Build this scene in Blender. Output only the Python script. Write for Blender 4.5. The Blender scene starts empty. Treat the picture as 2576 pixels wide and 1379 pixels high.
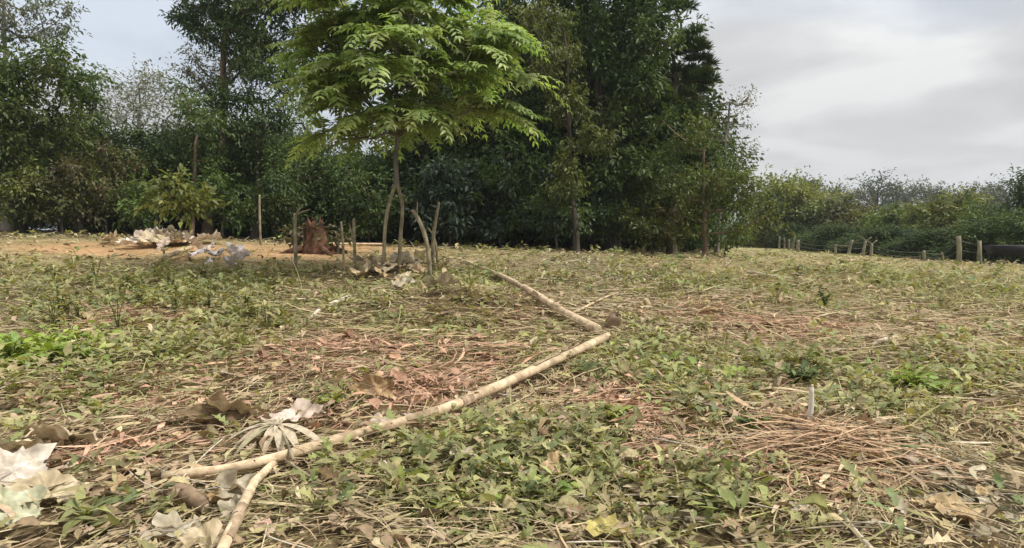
import bpy, math, random
import numpy as np
from mathutils import Vector

random.seed(7)
RNG = np.random.default_rng(7)
R = math.radians
SC = bpy.context.scene
COL = SC.collection

# ------------------------------------------------------------------ camera
CAM_H = 1.10
PITCH = R(-3.65)
FPX = 1680.0                      # focal length in pixels of a 2576 x 1379 picture
cam_d = bpy.data.cameras.new('camera')
cam_d.sensor_width = 36.0
cam_d.lens = 36.0 * FPX / 2576.0
cam_d.clip_start = 0.05
cam_d.clip_end = 8000.0
cam = bpy.data.objects.new('camera', cam_d)
COL.objects.link(cam)
cam.location = (0, 0, CAM_H)
cam.rotation_euler = (math.pi / 2 + PITCH, 0, 0)
SC.camera = cam

# ------------------------------------------------------------------ sky
SUN_EL, SUN_AZ = R(56), R(105)     # azimuth to the right of the viewing direction
world = bpy.data.worlds.new('World')
SC.world = world
world.use_nodes = True
nt = world.node_tree
for n in list(nt.nodes):
    nt.nodes.remove(n)
def N(tree, t, **kw):
    n = tree.nodes.new(t)
    for k, v in kw.items():
        if k.startswith('i_'):
            n.inputs[k[2:]].default_value = v
        else:
            setattr(n, k, v)
    return n
def ramp(tree, stops, interp='LINEAR'):
    r = tree.nodes.new('ShaderNodeValToRGB')
    r.color_ramp.interpolation = interp
    el = r.color_ramp.elements
    while len(el) < len(stops):
        el.new(0.5)
    for e, (p, c) in zip(el, stops):
        e.position = p
        e.color = (c[0], c[1], c[2], 1.0) if len(c) == 3 else c
    return r
def mixc(tree, fac, a, b, mode='MIX'):
    m = tree.nodes.new('ShaderNodeMix')
    m.data_type = 'RGBA'
    m.blend_type = mode
    for sock, v in ((m.inputs[0], fac), (m.inputs[6], a), (m.inputs[7], b)):
        if hasattr(v, 'is_output'):
            tree.links.new(v, sock)
        elif sock.type == 'VALUE':
            sock.default_value = v
        else:
            sock.default_value = (v[0], v[1], v[2], 1.0)
    return m.outputs[2]
L = nt.links.new
sky = N(nt, 'ShaderNodeTexSky', sky_type='NISHITA', sun_disc=False)
sky.sun_elevation = SUN_EL
sky.sun_rotation = SUN_AZ
sky.air_density = 1.0
sky.dust_density = 2.0
tc = N(nt, 'ShaderNodeTexCoord')
sep = N(nt, 'ShaderNodeSeparateXYZ')
L(tc.outputs['Generated'], sep.inputs[0])
def mth(op, a, b=None, c=None):
    m = N(nt, 'ShaderNodeMath', operation=op)
    for i, v in enumerate((a, b, c)):
        if v is None:
            continue
        if hasattr(v, 'is_output'):
            L(v, m.inputs[i])
        else:
            m.inputs[i].default_value = v
    return m.outputs[0]
zz = mth('ADD', mth('MAXIMUM', sep.outputs[2], 0.0), 0.16)
comb = N(nt, 'ShaderNodeCombineXYZ')
L(mth('DIVIDE', sep.outputs[0], zz), comb.inputs[0])
L(mth('DIVIDE', sep.outputs[1], zz), comb.inputs[1])
cn = N(nt, 'ShaderNodeTexNoise', i_Scale=0.95, i_Detail=6.0, i_Roughness=0.52, i_Distortion=0.3)
off = N(nt, 'ShaderNodeVectorMath', operation='ADD')
off.inputs[1].default_value = (3.1, 7.4, 0.0)
L(comb.outputs[0], off.inputs[0])
L(off.outputs[0], cn.inputs['Vector'])
CB = 10.0                          # the Background runs at 0.1
cr = ramp(nt, [(0.40, (0.195 * CB, 0.194 * CB, 0.193 * CB)), (0.48, (0.262 * CB, 0.260 * CB, 0.256 * CB)), (0.56, (0.385 * CB, 0.381 * CB, 0.370 * CB))])
L(cn.outputs['Fac'], cr.inputs[0])
lum = mth('MULTIPLY', mth('ADD', mth('MAXIMUM', sep.outputs[2], 0.0), 1.0), 1.0 / 1.13)
lumc = N(nt, 'ShaderNodeCombineColor')
for i_ in range(3):
    L(lum, lumc.inputs[i_])
cloud = mixc(nt, 1.0, cr.outputs[0], lumc.outputs[0], 'MULTIPLY')
cov = N(nt, 'ShaderNodeTexNoise', i_Scale=0.42, i_Detail=2.0)
off2 = N(nt, 'ShaderNodeVectorMath', operation='ADD')
off2.inputs[1].default_value = (11.0, 2.0, 5.0)
L(comb.outputs[0], off2.inputs[0])
L(off2.outputs[0], cov.inputs['Vector'])
covr = ramp(nt, [(0.40, (0.50, 0.50, 0.50)), (0.50, (0.96, 0.96, 0.96))])
L(cov.outputs['Fac'], covr.inputs[0])
skyc = mixc(nt, covr.outputs[0], sky.outputs[0], cloud)
bg = N(nt, 'ShaderNodeBackground', i_Strength=0.1)
L(skyc, bg.inputs[0])
wo = N(nt, 'ShaderNodeOutputWorld')
L(bg.outputs[0], wo.inputs[0])

# ------------------------------------------------------------------ sun behind the cloud
sun_d = bpy.data.lights.new('sun', 'SUN')
sun_d.energy = 2.1
sun_d.angle = R(12)
sun_d.color = (1.0, 0.96, 0.88)
sun = bpy.data.objects.new('sun', sun_d)
COL.objects.link(sun)
sd = Vector((math.sin(SUN_AZ) * math.cos(SUN_EL), math.cos(SUN_AZ) * math.cos(SUN_EL), math.sin(SUN_EL)))
sun.rotation_euler = sd.to_track_quat('Z', 'Y').to_euler()

SC.view_settings.view_transform = 'Standard'
SC.view_settings.look = 'None'
SC.view_settings.exposure = 1.2
SC.view_settings.gamma = 1.0
SC.view_settings.use_curve_mapping = False
SC.cycles.use_denoising = True
SC.cycles.max_bounces = 6
SC.cycles.diffuse_bounces = 3
SC.cycles.transmission_bounces = 3
SC.cycles.transparent_max_bounces = 4
SC.cycles.volume_bounces = 0

# ------------------------------------------------------------------ noise and terrain
def _hash(ix, iy, seed):
    h = (ix.astype(np.int64) * 374761393 + iy.astype(np.int64) * 668265263 + seed * 974634777) & 0xFFFFFFFF
    h = ((h ^ (h >> 13)) * 1274126177) & 0xFFFFFFFF
    return ((h ^ (h >> 16)) & 0xFFFF) / 65535.0
def vnoise(x, y, seed=0):
    x = np.asarray(x, float); y = np.asarray(y, float)
    ix, iy = np.floor(x), np.floor(y)
    fx, fy = x - ix, y - iy
    fx = fx * fx * (3 - 2 * fx); fy = fy * fy * (3 - 2 * fy)
    a = _hash(ix, iy, seed); b = _hash(ix + 1, iy, seed)
    c = _hash(ix, iy + 1, seed); d = _hash(ix + 1, iy + 1, seed)
    return (a + (b - a) * fx) * (1 - fy) + (c + (d - c) * fx) * fy
def fbm(x, y, scale=1.0, octv=3, seed=0):
    s, amp, tot = 0.0, 1.0, 0.0
    for i in range(octv):
        s = s + amp * vnoise(np.asarray(x) * scale * 2 ** i + 31.7 * i, np.asarray(y) * scale * 2 ** i + 11.3 * i, seed + i)
        tot += amp
        amp *= 0.5
    return s / tot
def sstep(t):
    t = np.clip(t, 0, 1)
    return t * t * (3 - 2 * t)
MOUNDS = []                        # (x, y, rx, ry, height), filled below
def terr(x, y):
    x = np.asarray(x, float); y = np.asarray(y, float)
    z = sstep((y - 3.0) / 14.0) * np.clip(0.55 - 0.035 * x, 0.0, 1.15)
    near = np.exp(-(x * x + (y - 5) ** 2) / 900.0)
    z = z + near * (0.11 * (fbm(x, y, 0.55, 3, 5) - 0.5) + 0.05 * (fbm(x, y, 2.3, 2, 9) - 0.5))
    for mx, my, rx, ry, h in MOUNDS:
        z = z + h * np.exp(-((x - mx) / rx) ** 2 - ((y - my) / ry) ** 2)
    z = z - 0.08 * np.exp(-(x * x + y * y) / 2.0)
    return z
CP, SP = math.cos(PITCH), math.sin(PITCH)
def ray(px, py):
    x = (px - 1288.0) / FPX
    y = (689.5 - py) / FPX
    return np.array([x, CP - y * SP, SP + y * CP])
CAM = np.array([0.0, 0.0, CAM_H])
def at(px, py, d):
    return CAM + ray(px, py) * d
def gp(px, py, lift=0.0):
    """where the sight line through a pixel meets the ground"""
    r = ray(px, py)
    t = 1.5
    while t < 120.0:
        p = CAM + r * t
        if p[2] < float(terr(p[0], p[1])) + lift:
            break
        t += 0.04
    p = CAM + r * t
    return np.array([p[0], p[1], float(terr(p[0], p[1])) + lift])
def on(x, y, lift=0.0):
    return np.array([x, y, float(terr(x, y)) + lift])
_m = [gp(1150, 800), gp(2085, 1120), gp(960, 690), gp(450, 610)]
MOUNDS += [(_m[0][0], _m[0][1] + 0.5, 1.1, 0.9, 0.20), (_m[1][0], _m[1][1] + 0.15, 0.38, 0.35, 0.12),
           (_m[2][0], _m[2][1], 1.4, 1.0, 0.10), (_m[3][0], _m[3][1], 1.6, 1.0, 0.12)]

# ------------------------------------------------------------------ materials
MAT = {}
def new_mat(name):
    m = bpy.data.materials.new(name)
    m.use_nodes = True
    t = m.node_tree
    for n in list(t.nodes):
        t.nodes.remove(n)
    out = t.nodes.new('ShaderNodeOutputMaterial')
    MAT[name] = m
    return m, t, out
def leaf_mat(name, trans=0.35, rough=0.5, spec=0.35, mottle=18.0, glow=(1.25, 1.2, 0.55)):
    m, t, out = new_mat(name)
    at_ = N(t, 'ShaderNodeAttribute', attribute_name='col')
    tcd = N(t, 'ShaderNodeTexCoord')
    nz = N(t, 'ShaderNodeTexNoise', i_Scale=mottle, i_Detail=3.0)
    t.links.new(tcd.outputs['Object'], nz.inputs['Vector'])
    rr = ramp(t, [(0.3, (0.72, 0.72, 0.70)), (0.7, (1.2, 1.17, 1.1))])
    t.links.new(nz.outputs['Fac'], rr.inputs[0])
    c = mixc(t, 1.0, at_.outputs['Color'], rr.outputs[0], 'MULTIPLY')
    p = N(t, 'ShaderNodeBsdfPrincipled')
    p.inputs['Roughness'].default_value = rough
    p.inputs['Specular IOR Level'].default_value = spec
    t.links.new(c, p.inputs['Base Color'])
    if trans > 0:
        tr = N(t, 'ShaderNodeBsdfTranslucent')
        c2 = mixc(t, 1.0, c, glow, 'MULTIPLY')
        t.links.new(c2, tr.inputs['Color'])
        mx = N(t, 'ShaderNodeMixShader')
        mx.inputs[0].default_value = trans
        t.links.new(p.outputs[0], mx.inputs[1])
        t.links.new(tr.outputs[0], mx.inputs[2])
        t.links.new(mx.outputs[0], out.inputs[0])
    else:
        t.links.new(p.outputs[0], out.inputs[0])
    return m
def bark_mat(name, c1, c2, scale=9.0, stretch=0.25, rough=0.85, bump=0.4, fibre=None):
    m, t, out = new_mat(name)
    tcd = N(t, 'ShaderNodeTexCoord')
    mp = N(t, 'ShaderNodeMapping')
    mp.inputs['Scale'].default_value = (1, 1, stretch)
    t.links.new(tcd.outputs['Object'], mp.inputs[0])
    nz = N(t, 'ShaderNodeTexNoise', i_Scale=scale, i_Detail=6.0, i_Roughness=0.65)
    t.links.new(mp.outputs[0], nz.inputs['Vector'])
    nz2 = N(t, 'ShaderNodeTexNoise', i_Scale=scale * 0.3, i_Detail=3.0)
    t.links.new(tcd.outputs['Object'], nz2.inputs['Vector'])
    r1 = ramp(t, [(0.32, c1), (0.68, c2)])
    t.links.new(nz.outputs['Fac'], r1.inputs[0])
    r2 = ramp(t, [(0.35, (0.65, 0.63, 0.6)), (0.65, (1.2, 1.2, 1.2))])
    t.links.new(nz2.outputs['Fac'], r2.inputs[0])
    c = mixc(t, 1.0, r1.outputs[0], r2.outputs[0], 'MULTIPLY')
    p = N(t, 'ShaderNodeBsdfPrincipled')
    p.inputs['Roughness'].default_value = rough
    p.inputs['Specular IOR Level'].default_value = 0.2
    t.links.new(c, p.inputs['Base Color'])
    b = N(t, 'ShaderNodeBump', i_Strength=bump, i_Distance=0.01)
    t.links.new(nz.outputs['Fac'], b.inputs['Height'])
    t.links.new(b.outputs[0], p.inputs['Normal'])
    t.links.new(p.outputs[0], out.inputs[0])
    return m
leaf_mat('leaf', 0.32)
leaf_mat('leaf_young', 0.42, 0.45, 0.4, 18.0, (1.15, 1.3, 0.6))
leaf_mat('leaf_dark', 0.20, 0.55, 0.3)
leaf_mat('dry', 0.12, 0.85, 0.12, 35.0, (1.1, 1.0, 0.8))
leaf_mat('herb', 0.30, 0.6, 0.3, 30.0)
bark_mat('bark_dark', (0.035, 0.028, 0.022), (0.10, 0.085, 0.07))
bark_mat('bark_grey', (0.10, 0.09, 0.075), (0.26, 0.235, 0.20))
bark_mat('bark_brown', (0.10, 0.07, 0.045), (0.24, 0.18, 0.12))
bark_mat('peeled', (0.38, 0.27, 0.165), (0.68, 0.55, 0.38), 26.0, 1.0, 0.75, 0.7)
bark_mat('thin_bark', (0.24, 0.17, 0.11), (0.42, 0.32, 0.215), 30.0, 1.0, 0.85, 0.5)
bark_mat('stake', (0.17, 0.145, 0.095), (0.36, 0.31, 0.20), 18.0, 0.3)
bark_mat('pale_wood', (0.42, 0.36, 0.28), (0.66, 0.60, 0.50), 25.0, 0.4, 0.75, 0.25)
bark_mat('bleached', (0.60, 0.56, 0.49), (0.78, 0.74, 0.67), 25.0, 0.4, 0.75, 0.25)
bark_mat('cut_wood', (0.45, 0.36, 0.24), (0.62, 0.52, 0.37), 60.0, 1.0, 0.8, 0.2)
bark_mat('red_wood', (0.05, 0.028, 0.018), (0.17, 0.085, 0.05), 9.0, 0.3, 0.95, 1.0)
bark_mat('brown_wood', (0.10, 0.07, 0.045), (0.26, 0.185, 0.12), 20.0, 0.3, 0.9, 0.6)
bark_mat('hollow', (0.02, 0.012, 0.008), (0.05, 0.03, 0.02), 20.0)
bark_mat('post_wood', (0.13, 0.12, 0.085), (0.29, 0.26, 0.185), 6.0, 0.25)
bark_mat('orange_paint', (0.45, 0.13, 0.03), (0.60, 0.19, 0.05), 8.0, 0.5)
bark_mat('wire', (0.10, 0.095, 0.09), (0.2, 0.19, 0.18), 20.0)
bark_mat('black_trough', (0.008, 0.008, 0.012), (0.02, 0.02, 0.026), 6.0, 1.0, 0.5, 0.1)

# soil under everything: dark earth, reddish bare patches, olive rough grass far away
m, t, out = new_mat('soil')
tcd = N(t, 'ShaderNodeTexCoord')
def tn(scale, detail=4.0, rough=0.6):
    n = N(t, 'ShaderNodeTexNoise', i_Scale=scale, i_Detail=detail, i_Roughness=rough)
    t.links.new(tcd.outputs['Object'], n.inputs['Vector'])
    return n.outputs['Fac']
a_ = N(t, 'ShaderNodeAttribute', attribute_name='col')
r1 = ramp(t, [(0.30, (0.55, 0.52, 0.48)), (0.52, (1.0, 0.98, 0.93)), (0.72, (1.5, 1.45, 1.3))])
t.links.new(tn(14.0, 8.0, 0.7), r1.inputs[0])
r2 = ramp(t, [(0.35, (0.75, 0.8, 0.7)), (0.65, (1.2, 1.15, 1.1))])
t.links.new(tn(1.1), r2.inputs[0])
c = mixc(t, 1.0, a_.outputs['Color'], r1.outputs[0], 'MULTIPLY')
c = mixc(t, 1.0, c, r2.outputs[0], 'MULTIPLY')
p = N(t, 'ShaderNodeBsdfPrincipled')
p.inputs['Roughness'].default_value = 0.95
p.inputs['Specular IOR Level'].default_value = 0.1
t.links.new(c, p.inputs['Base Color'])
b = N(t, 'ShaderNodeBump', i_Strength=0.9, i_Distance=0.03)
t.links.new(tn(22.0, 8.0, 0.75), b.inputs['Height'])
t.links.new(b.outputs[0], p.inputs['Normal'])
t.links.new(p.outputs[0], out.inputs[0])

# ------------------------------------------------------------------ mesh helpers
def mesh_np(name, V, F, col=None, mats=('leaf',), smooth=False, midx=None):
    """V (n,3); F (m,3) or (m,4) array or a list of such arrays"""
    Fs = F if isinstance(F, list) else [F]
    me = bpy.data.meshes.new(name)
    me.vertices.add(len(V))
    me.vertices.foreach_set('co', np.asarray(V, np.float32).ravel())
    loops = np.concatenate([f.ravel() for f in Fs]).astype(np.int32)
    tot = np.concatenate([np.full(len(f), f.shape[1], np.int32) for f in Fs])
    start = np.concatenate([[0], np.cumsum(tot)[:-1]]).astype(np.int32)
    me.loops.add(len(loops))
    me.loops.foreach_set('vertex_index', loops)
    me.polygons.add(len(tot))
    me.polygons.foreach_set('loop_start', start)
    me.polygons.foreach_set('loop_total', tot)
    if smooth:
        me.polygons.foreach_set('use_smooth', np.ones(len(tot), bool))
    for k in mats:
        me.materials.append(MAT[k])
    if midx is not None:
        me.polygons.foreach_set('material_index', np.asarray(midx, np.int32))
    if col is not None:
        at_ = me.attributes.new('col', 'FLOAT_COLOR', 'POINT')
        c4 = np.ones((len(V), 4), np.float32)
        c4[:, :3] = col
        at_.data.foreach_set('color', c4.ravel())
    me.update(calc_edges=True)
    return me
def link(name, me, parent=None, loc=None, rot=None):
    o = bpy.data.objects.new(name, me)
    COL.objects.link(o)
    if parent is not None:
        o.parent = parent
    if loc is not None:
        o.location = loc
    if rot is not None:
        o.rotation_euler = rot
    return o
def tag(o, label=None, cat=None, group=None, kind=None):
    if label: o['label'] = label
    if cat: o['category'] = cat
    if group: o['group'] = group
    if kind: o['kind'] = kind
    return o
def empty(name, loc, label, cat, group=None, rz=0.0):
    o = bpy.data.objects.new(name, None)
    COL.objects.link(o)
    o.location = loc
    o.rotation_euler = (0, 0, rz)
    o.empty_display_size = 0.2
    return tag(o, label, cat, group)
def unit(v):
    return v / np.maximum(np.linalg.norm(v, axis=-1, keepdims=True), 1e-9)
class Acc:
    """collects vertices, triangles/quads and colours"""
    def __init__(self):
        self.V, self.F, self.C, self.n = [], [], [], 0
    def add(self, V, F, C):
        self.V.append(V); self.F.append(F + self.n); self.n += len(V)
        C = np.asarray(C, float)
        self.C.append(np.broadcast_to(C, (len(V), 3)) if C.ndim == 1 else C)
    def mesh(self, name, mats, smooth=False):
        tri = [f for f in self.F if f.shape[1] == 3]
        quad = [f for f in self.F if f.shape[1] == 4]
        Fs = ([np.concatenate(tri)] if tri else []) + ([np.concatenate(quad)] if quad else [])
        return mesh_np(name, np.concatenate(self.V), Fs, np.concatenate(self.C), mats, smooth)
def pal(n, cols, jitter=0.25, rng=RNG):
    """n colours picked between palette entries, each with its own brightness"""
    cols = np.asarray(cols, float)
    a = rng.integers(0, len(cols), n); b_ = rng.integers(0, len(cols), n)
    u = rng.random((n, 1))
    c = cols[a] * u + cols[b_] * (1 - u)
    return c * (1 + jitter * (rng.random((n, 1)) * 2 - 1))
def leaves2(P, D, Nn, Ln, W, fold=0.25, droop=0.1):
    """two-triangle folded leaves"""
    n = len(P)
    D = unit(D); S = unit(np.cross(D, Nn)); Nn = np.cross(S, D)
    Ln = np.broadcast_to(np.asarray(Ln, float), n)[:, None]; W = np.broadcast_to(np.asarray(W, float), n)[:, None]
    mid = P + D * Ln * 0.42
    V = np.stack([P, mid + S * W / 2 + Nn * W * fold, P + D * Ln - Nn * Ln * droop, mid - S * W / 2 + Nn * W * fold], 1).reshape(-1, 3)
    i = np.arange(n)[:, None] * 4
    F = np.concatenate([i + np.array([[0, 2, 1]]), i + np.array([[0, 3, 2]])])
    return V, F
def leaves4(P, D, Nn, Ln, W, fold=0.2, bend=0.15):
    """leaves with a bent midrib: 7 vertices, 6 triangles"""
    n = len(P)
    D = unit(D); S = unit(np.cross(D, Nn)); Nn = np.cross(S, D)
    Ln = np.broadcast_to(np.asarray(Ln, float), n)[:, None]; W = np.broadcast_to(np.asarray(W, float), n)[:, None]
    bend = np.broadcast_to(np.asarray(bend, float), n)[:, None]; fold = np.broadcast_to(np.asarray(fold, float), n)[:, None]
    c = P + D * Ln * 0.5 + Nn * Ln * bend * 0.5
    l1 = P + D * Ln * 0.30 + Nn * Ln * bend * 0.3 + S * W * 0.5 + Nn * W * fold
    r1_ = P + D * Ln * 0.30 + Nn * Ln * bend * 0.3 - S * W * 0.5 + Nn * W * fold
    l2 = P + D * Ln * 0.66 + Nn * Ln * bend * 0.35 + S * W * 0.36 + Nn * W * fold * 0.8
    r2_ = P + D * Ln * 0.66 + Nn * Ln * bend * 0.35 - S * W * 0.36 + Nn * W * fold * 0.8
    tip = P + D * Ln - Nn * Ln * bend * 0.4
    V = np.stack([P, l1, l2, tip, r2_, r1_, c], 1).reshape(-1, 3)
    i = np.arange(n)[:, None] * 7
    F = np.concatenate([i + np.array([[6, b_, a]]) for a, b_ in ((0, 1), (1, 2), (2, 3), (3, 4), (4, 5), (5, 0))])
    return V, F
LOB_T = np.array([0, .16, .27, .40, .52, .64, .76, 1.0])
LOB_W = np.array([.04, .62, .22, 1.0, .28, .72, .20, .03])
def leaves_lobed(P, D, Nn, Ln, W, bend, fold=0.1):
    n = len(P)
    D = unit(D); S = unit(np.cross(D, Nn)); Nn = np.cross(S, D)
    k = len(LOB_T)
    t = LOB_T[None, :, None]
    Ln = np.asarray(Ln, float)[:, None, None]; bend = np.asarray(bend, float)[:, None, None]
    c = P[:, None] + D[:, None] * Ln * t + Nn[:, None] * Ln * bend * (t - 1.4 * t * t)
    w = np.asarray(W, float)[:, None, None] * 0.5 * LOB_W[None, :, None] * (0.8 + 0.4 * RNG.random((n, k, 1)))
    push = D[:, None] * w * 0.45
    l = c + S[:, None] * w + Nn[:, None] * w * fold + push
    r = c - S[:, None] * w * (0.8 + 0.4 * RNG.random((n, k, 1))) + Nn[:, None] * w * fold + push
    V = np.stack([l, c, r], 2).reshape(-1, 3)
    i = np.arange(n)[:, None] * 3 * k
    F = np.concatenate([i + np.array([[3 * j + a, 3 * j + 3 + a, 3 * j + 4 + a, 3 * j + 1 + a]]) for j in range(k - 1) for a in (0, 1)])
    return V, F
def ribbons(P, ang, tilt, Ln, W, bend, k=3, yawbend=None, lance=False):
    """flat blades lying on the ground: start P, heading ang, k segments"""
    n = len(P)
    Vs = []
    x, y, z = P[:, 0].copy(), P[:, 1].copy(), P[:, 2].copy()
    a = ang.copy()
    s = Ln / k
    yb = np.zeros(n) if yawbend is None else yawbend
    for j in range(k + 1):
        f = j / k
        w = W * 0.5 * ((0.12 + 0.9 * math.sin(math.pi * (0.06 + 0.9 * f))) if lance else (1.0 - 0.55 * f))
        tw = 0.4 * np.sin(P[:, 0] * 91 + P[:, 1] * 57 + 2.2 * f)
        sx, sy = -np.sin(a) * w, np.cos(a) * w
        sz = w * tw
        Vs.append(np.stack([x + sx, y + sy, z + sz], 1)); Vs.append(np.stack([x - sx, y - sy, z - sz], 1))
        x = x + np.cos(a) * s; y = y + np.sin(a) * s
        z = z + s * (tilt - bend * 2 * f)
        a = a + yb / k
    V = np.stack(Vs, 1).reshape(-1, 3)
    i = np.arange(n)[:, None] * (2 * (k + 1))
    F = np.concatenate([i + np.array([[2 * j, 2 * j + 1, 2 * j + 3, 2 * j + 2]]) for j in range(k)])
    return V, F
def tube(path, radii, sides=7, wob=0.0, caps=True, seed=0):
    path = np.asarray(path, float)
    n = len(path)
    radii = np.broadcast_to(np.asarray(radii, float), n)
    rg = np.random.default_rng(seed + 17)
    tang = np.gradient(path, axis=0)
    tang = unit(tang)
    ref = np.array([0.0, 0.0, 1.0]) if abs(tang[0][2]) < 0.9 else np.array([1.0, 0.0, 0.0])
    V = []
    for i in range(n):
        s = np.cross(tang[i], ref); s /= np.linalg.norm(s)
        u = np.cross(s, tang[i])
        ref = u
        for j in range(sides):
            a = 2 * math.pi * j / sides
            r = radii[i] * (1 + wob * (rg.random() * 2 - 1))
            V.append(path[i] + s * math.cos(a) * r + u * math.sin(a) * r)
    V = np.array(V)
    F = []
    for i in range(n - 1):
        for j in range(sides):
            j2 = (j + 1) % sides
            F.append((i * sides + j, i * sides + j2, (i + 1) * sides + j2, (i + 1) * sides + j))
    F = np.array(F)
    T = np.zeros((0, 3), int)
    if caps:
        V = np.concatenate([V, path[:1], path[-1:]])
        a, b_ = n * sides, n * sides + 1
        T = np.array([(a, (j + 1) % sides, j) for j in range(sides)] + [(b_, (n - 1) * sides + j, (n - 1) * sides + (j + 1) % sides) for j in range(sides)])
    return V, F, T
def tube_obj(name, path, radii, mat, parent=None, sides=8, wob=0.06, seed=0, origin=None, smooth=True, cap=None):
    path = np.asarray(path, float)
    o0 = path[0] if origin is None else np.asarray(origin, float)
    V, F, T = tube(path - o0, radii, sides, wob, True, seed)
    mats = (mat,) if cap is None else (mat, cap)
    mi = None if cap is None else [1] * len(T) + [0] * len(F)
    me = mesh_np(name, V, [T, F], None, mats, smooth, mi)
    return link(name, me, parent, None if parent is not None else o0)
def spline(pts, n):
    """Catmull-Rom through pts, n samples"""
    p = np.asarray(pts, float)
    p = np.concatenate([[2 * p[0] - p[1]], p, [2 * p[-1] - p[-2]]])
    k = len(p) - 3
    out_ = []
    for u in np.linspace(0, k - 1e-6, n):
        i = int(u); f = u - i
        a, b_, c_, d_ = p[i], p[i + 1], p[i + 2], p[i + 3]
        out_.append(0.5 * (2 * b_ + (c_ - a) * f + (2 * a - 5 * b_ + 4 * c_ - d_) * f * f + (3 * b_ - a - 3 * c_ + d_) * f ** 3))
    return np.array(out_)

# ------------------------------------------------------------------ ground zones
ZONES = []
def zone(kind, px, py, rx, ry, s=1.0):
    c_ = gp(px, py)
    d = c_[1]
    n_, f_ = gp(px, py + ry), gp(px, max(py - ry, 600))
    ZONES.append((kind, c_[0], c_[1], rx / FPX * d, max(0.15, abs(f_[1] - n_[1]) / 2), s))
for a in [('green', 450, 730, 260, 60, 1.0), ('bright', 120, 890, 160, 38, 1.3), ('red', 300, 808, 110, 22, 1.2), ('green', 600, 800, 90, 50, .8),
          ('red', 820, 900, 220, 45, 1.2), ('red', 1030, 985, 190, 60, 1.3), ('brown', 1230, 770, 150, 35, 1.0), ('olive', 1120, 840, 160, 45, 1.0),
          ('green', 1230, 1180, 220, 100, 1.2), ('green', 1330, 1310, 250, 70, 1.0), ('red', 1580, 1010, 150, 50, 1.3), ('red', 1640, 1110, 90, 50, .8), ('green', 1530, 1110, 110, 60, 1.1),
          ('red', 2090, 1160, 150, 80, 1.3), ('bright', 2305, 990, 65, 28, 1.2), ('green', 1620, 920, 120, 60, .9), ('brown', 1980, 1040, 110, 40, .8),
          ('grey', 2450, 1260, 160, 110, 1.2), ('red', 1740, 790, 110, 25, .9), ('brown', 2350, 810, 130, 25, .9), ('olive', 2400, 730, 280, 40, .8),
          ('soil', 330, 625, 260, 20, 1.6), ('soil', 830, 625, 160, 14, 1.4), ('red', 290, 1150, 190, 60, .9), ('red', 330, 1000, 280, 50, .8),
          ('olive', 500, 930, 220, 45, .8), ('grey', 1430, 665, 140, 30, .8), ('brown', 330, 1290, 200, 80, .6), ('olive', 1900, 1270, 200, 90, .7),
          ('green', 2050, 940, 60, 40, .9), ('bright', 1760, 960, 60, 30, .5), ('brown', 900, 1200, 90, 60, .7), ('olive', 1250, 900, 200, 50, .6),
          ('bright', 830, 1020, 60, 30, .6), ('grey', 150, 760, 200, 40, .6), ('green', 120, 690, 200, 30, .7), ('green', 2380, 930, 220, 60, .4), ('green', 2250, 700, 320, 25, .6), ('green', 1700, 700, 220, 30, .6), ('green', 1850, 1230, 160, 70, .8), ('green', 700, 1300, 130, 60, .6), ('green', 1800, 900, 150, 40, .45), ('green', 900, 760, 120, 30, .6), ('green', 150, 980, 160, 30, .6), ('grey', 1700, 1300, 160, 60, .5), ('red', 1180, 900, 130, 40, .9), ('red', 1990, 820, 160, 22, .9), ('green', 1750, 1000, 120, 50, .9), ('green', 560, 860, 160, 35, .8), ('green', 2200, 1040, 120, 40, .8), ('red', 1830, 1150, 90, 50, .8), ('red', 700, 1080, 150, 45, .8), ('green', 1150, 720, 120, 22, .7), ('bright', 1480, 1230, 80, 35, .6), ('bright', 1150, 1330, 100, 40, .7)]:
    zone(*a)
def zw(kind, x, y):
    """weight of one kind of patch at ground points, with ragged edges"""
    w = np.zeros(np.shape(x))
    wx = x + 0.5 * (fbm(x, y, 1.3, 3, 40) - 0.5) * np.sqrt(np.abs(y)) * 0.8
    wy = y + 0.6 * (fbm(x, y, 1.3, 3, 50) - 0.5) * np.sqrt(np.abs(y)) * 0.8
    for k, cx, cy, rx, ry, s in ZONES:
        if k == kind:
            w = np.maximum(w, s * np.exp(-0.9 * ((wx - cx) / rx) ** 2 - 0.9 * ((wy - cy) / ry) ** 2))
    return w

# ------------------------------------------------------------------ ground sheet
nx, ny = 330, 350
gx = 2.2 * np.sinh(np.linspace(-7.0, 7.0, nx))
gy = 4.0 + 2.2 * np.sinh(np.linspace(-1.9, 7.95, ny))
X, Y = np.meshgrid(gx, gy)
Z = terr(X, Y)
V = np.stack([X, Y, Z], -1).reshape(-1, 3)
ii = (np.arange(ny - 1)[:, None] * nx + np.arange(nx - 1)[None, :]).ravel()
F = np.stack([ii, ii + 1, ii + nx + 1, ii + nx], 1)
x, y = V[:, 0], V[:, 1]
base = np.array([0.20, 0.145, 0.09])[None] * np.ones((len(V), 1))
far = sstep((np.hypot(x, y) - 9) / 14.0)[:, None]
n1 = fbm(x, y, 0.35, 3, 77)[:, None]
base = base * (1 - far) + far * (np.array([0.30, 0.285, 0.15]) * (0.7 + 0.6 * n1))
for kind, cc in (('green', (0.08, 0.09, 0.035)), ('bright', (0.10, 0.14, 0.035)), ('red', (0.165, 0.10, 0.058)), ('brown', (0.13, 0.095, 0.06)),
                 ('olive', (0.13, 0.115, 0.05)), ('grey', (0.14, 0.125, 0.085)), ('soil', (0.44, 0.275, 0.165))):
    w = np.clip(zw(kind, x, y), 0, 1)[:, None] * 0.85
    base = base * (1 - w) + np.array(cc) * w
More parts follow.
